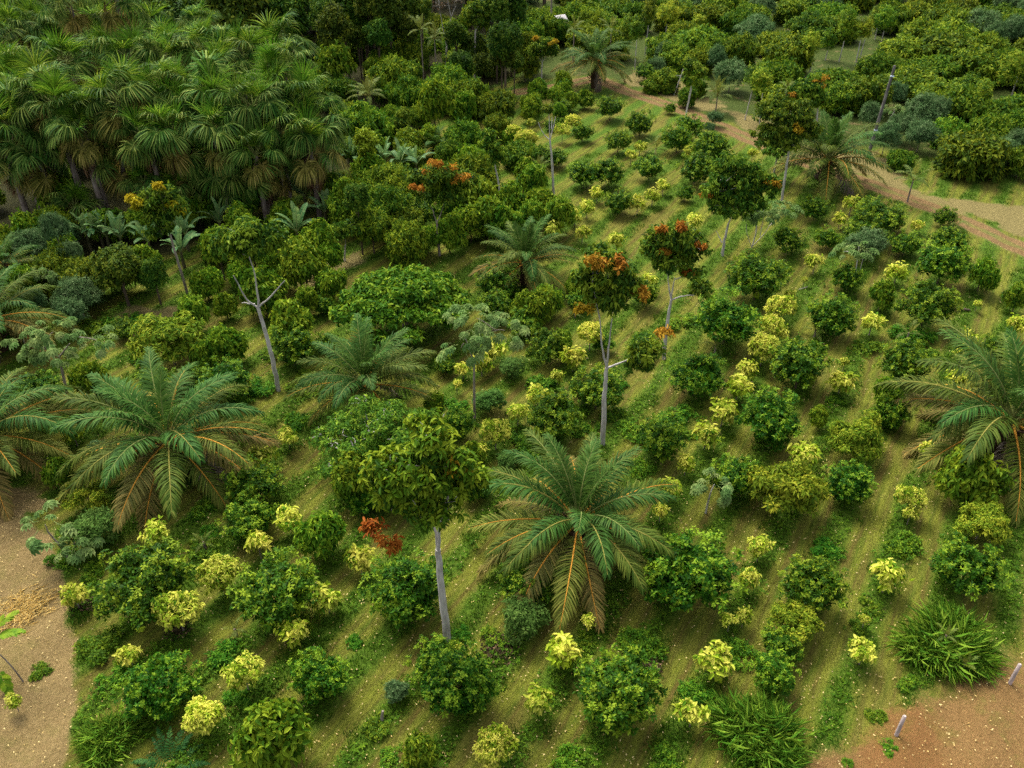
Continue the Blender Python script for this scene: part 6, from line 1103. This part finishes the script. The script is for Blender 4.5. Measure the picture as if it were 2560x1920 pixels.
for i, (x, y, r_, lab) in enumerate(MOUNDS):
    n = 260; a = rg.normal(0, .42, (n, 2)) * r_
    g = Geo(); leaves(g, np.stack([a[:, 0], a[:, 1], .04 + .12 * rg.random(n) * np.exp(-(a ** 2).sum(1))], 1), rg.normal(0, 1, (n, 3)) * np.array([1, 1, .25]), np.stack([rg.normal(0, .4, n), rg.normal(0, .4, n), np.ones(n)], 1), rg.uniform(.12, .3, n), .1, 0, np.clip(rg.normal(.3, .25, n), 0, 1))
    o = obj('mulch_heap', g.mesh('mulch', MT['litter']), None, (x, y, .05)); tag(o, lab, 'mulch', None, 'stuff')
x, y = SPOTS['stump']; g = Geo(); tube(g, [(0, 0, -.2), (.04, 0, .4), (.1, .03, .75)], [.09, .07, .05], 7)
o = obj('tree_stump', g.mesh('stump', MT['bark_grey'], True), None, (x, y, 0)); tag(o, 'thin broken grey stump among weeds by the lowest mown strip', 'stump')
x, y = SPOTS['stick1']; g = Geo(); tube(g, smooth_line([(-.4, -.2, .05), (0, 0, .07), (.42, .25, .06)], 5), .03, 5)
o = obj('broken_stick', g.mesh('stick', MT['wood_pale'], True), None, (x, y, .05)); tag(o, 'pale broken stick on mown grass behind the yellow saplings', 'stick')

# ------------------------------------------------------------------ grass blades and fallen leaves on the ground
rg = np.random.default_rng(99)
def scatter(n, ymax, power=1.0):
    y = 17 + (ymax - 17) * rg.random(n) ** power
    x = (rg.random(n) * 2 - 1) * (8 + y * .62)
    return x, y
def blades(x, y, per, h, w, tint, mat, name, spread=.12, lean=.7):
    z = ground_z(x, y) - .02; n = len(x) * per
    P = np.stack([np.repeat(x, per), np.repeat(y, per), np.repeat(z, per)], 1); P[:, :2] += rg.normal(0, spread, (n, 2))
    D = np.stack([rg.normal(0, lean, n), rg.normal(0, lean, n), np.ones(n)], 1)
    hh = np.repeat(h, per) * rg.uniform(.5, 1.2, n); X = nrm(D); Yv = nrm(np.cross(X, rg.normal(0, 1, (n, 3))))
    V = np.stack([P - Yv * w / 2, P + Yv * w / 2, P + X * hh[:, None]], 1).reshape(-1, 3)
    g = Geo(); g.add(V, (np.arange(n) * 3)[:, None] + np.array([0, 1, 2]), 0, np.clip(np.repeat(tint, per) + rg.normal(0, .16, n), 0, 1))
    return g.mesh(name, MT[mat])
MT['mown'] = leaf_mat('mown grass blade', (.055, .085, .010), (.145, .155, .024), (.34, .31, .11), rough=.7, spec=.15, trans=.25, objvar=0, valvar=0)
MT['lush'] = leaf_mat('row grass blade', (.020, .068, .005), (.062, .145, .009), (.15, .25, .018), rough=.55, trans=.3, objvar=0, valvar=0)
x, y = scatter(95000, 92, 1.15)
lf, rt, tdd, br, fo, sc_ = ground_masks(x, y); d = row_d(x, y); nn = vnoise(x / 2.2, y / 2.2, 31); n2 = vnoise(x / .8, y / .8, 32)
ok = (lf < .35) & (rt < .3 + .3 * nn) & (tdd > 1.4) & (br < .5) & (fo < .4) & (sc_ < .4)
lushm = ok & (d + (n2 - .5) * .7 < .55 + (nn - .5) * .7)
mo = ok & ~lushm & (rg.random(len(x)) < .6)
tag(obj('mown_grass', blades(x[mo], y[mo], 4, np.full(mo.sum(), .13), .035, .40 + .3 * (nn[mo] - .5), 'mown', 'mown grass', .16, 1.2)), kind='stuff')
tag(obj('row_grass', blades(x[lushm], y[lushm], 6, .20 + .22 * nn[lushm], .045, .42 + .4 * (n2[lushm] - .5), 'lush', 'row grass', .14, .6)), kind='stuff')
x, y = scatter(9000, 70, 1.2); lf, rt, tdd, br, fo, sc_ = ground_masks(x, y); k = (tdd > 1.0) & (fo < .5); x, y = x[k], y[k]; n = len(x)
g = Geo(); leaves(g, np.stack([x, y, ground_z(x, y) + .05 + .1 * rg.random(n)], 1), rg.normal(0, 1, (n, 3)) * np.array([1, 1, .3]), np.stack([rg.normal(0, .5, n), rg.normal(0, .5, n), np.ones(n)], 1), rg.uniform(.05, .13, n), .06, 0, np.clip(rg.normal(.75, .3, n), 0, 1))
tag(obj('fallen_leaves', g.mesh('fallen leaves', MT['straw'])), kind='stuff')

x, y = scatter(60000, 80, 1.2); lf, rt, tdd, br, fo, sc_ = ground_masks(x, y); d = row_d(x, y); nn = vnoise(x / 2.6, y / 2.6, 51); n2 = vnoise(x / .7, y / .7, 52)
k = (lf < .3) & (rt < .3) & (tdd > 1.6) & (br < .4) & (fo < .6) & (d + (n2 - .5) * .8 < .15 + .75 * nn); x, y, n2, nn = x[k], y[k], n2[k], nn[k]; n = len(x) * 5
az = rg.uniform(0, 6.28, n); hz = np.repeat(.04 + .28 * nn * rg.random(len(x)), 5); D = np.stack([np.cos(az), np.sin(az), rg.normal(.25, .3, n)], 1)
g = Geo(); leaves(g, np.stack([np.repeat(x, 5), np.repeat(y, 5), np.repeat(ground_z(x, y), 5) + hz], 1), D, np.stack([rg.normal(0, .3, n), rg.normal(0, .3, n), np.ones(n)], 1), rg.uniform(.07, .17, n), .06, 0, np.clip(np.repeat(.25 + .35 * n2, 5) + rg.normal(0, .16, n), 0, 1))
tag(obj('row_weeds', g.mesh('row weeds', MT['W'])), kind='stuff')

# ------------------------------------------------------------------ labels: each plant is told apart by what it stands beside
ORD = ['', 'second ', 'third ', 'fourth ', 'fifth ', 'sixth ', 'seventh ', 'eighth ', 'ninth ', 'tenth ', 'eleventh ', 'twelfth ', 'thirteenth ', 'fourteenth ', 'fifteenth ', 'sixteenth ', 'seventeenth ', 'eighteenth ', 'nineteenth ', 'twentieth ']
USED = set()
def sector(dx, dy):
    dy *= .6
    if abs(dx) > abs(dy): return 'right of' if dx > 0 else 'left of'
    return 'behind' if dy > 0 else 'in front of'
by = {}
for e in THINGS: by.setdefault(e[1], []).append(e)
for what, es in by.items():
    P = np.array([(e[2], e[3]) for e in es])
    rank = {}
    for li, (ph, lx, ly) in enumerate(LAND):
        d = np.hypot(P[:, 0] - lx, (P[:, 1] - ly) * .8); cnt = {}
        for j in np.argsort(d):
            s = sector(P[j, 0] - lx, P[j, 1] - ly); c = cnt.get(s, 0); cnt[s] = c + 1
            rank.setdefault(int(j), []).append((c + d[j] / 7.0, c, s, ph))
    for j, e in enumerate(es):
        rs = sorted(rank[j])
        cand = []
        for _, c, s, ph in rs[:3]:
            if c < 4: cand.append(ORD[c] + what + ' ' + s + ' ' + ph)
        for a in range(4):          # seen from two landmarks on different sides
            for k in range(a + 1, 9):
                if rs[a][2] != rs[k][2]: cand.append(what + ' ' + rs[a][2] + ' ' + rs[a][3] + ', ' + rs[k][2] + ' ' + rs[k][3])
        for _, c, s, ph in rs:
            if c < len(ORD): cand.append(ORD[c] + what + ' ' + s + ' ' + ph)
        lab = next((q for q in cand if q not in USED and len(q.replace('-', ' ').split()) <= 19 and len(q.split()) <= 16), cand[0])
        USED.add(lab)
        e[0]['label'] = lab
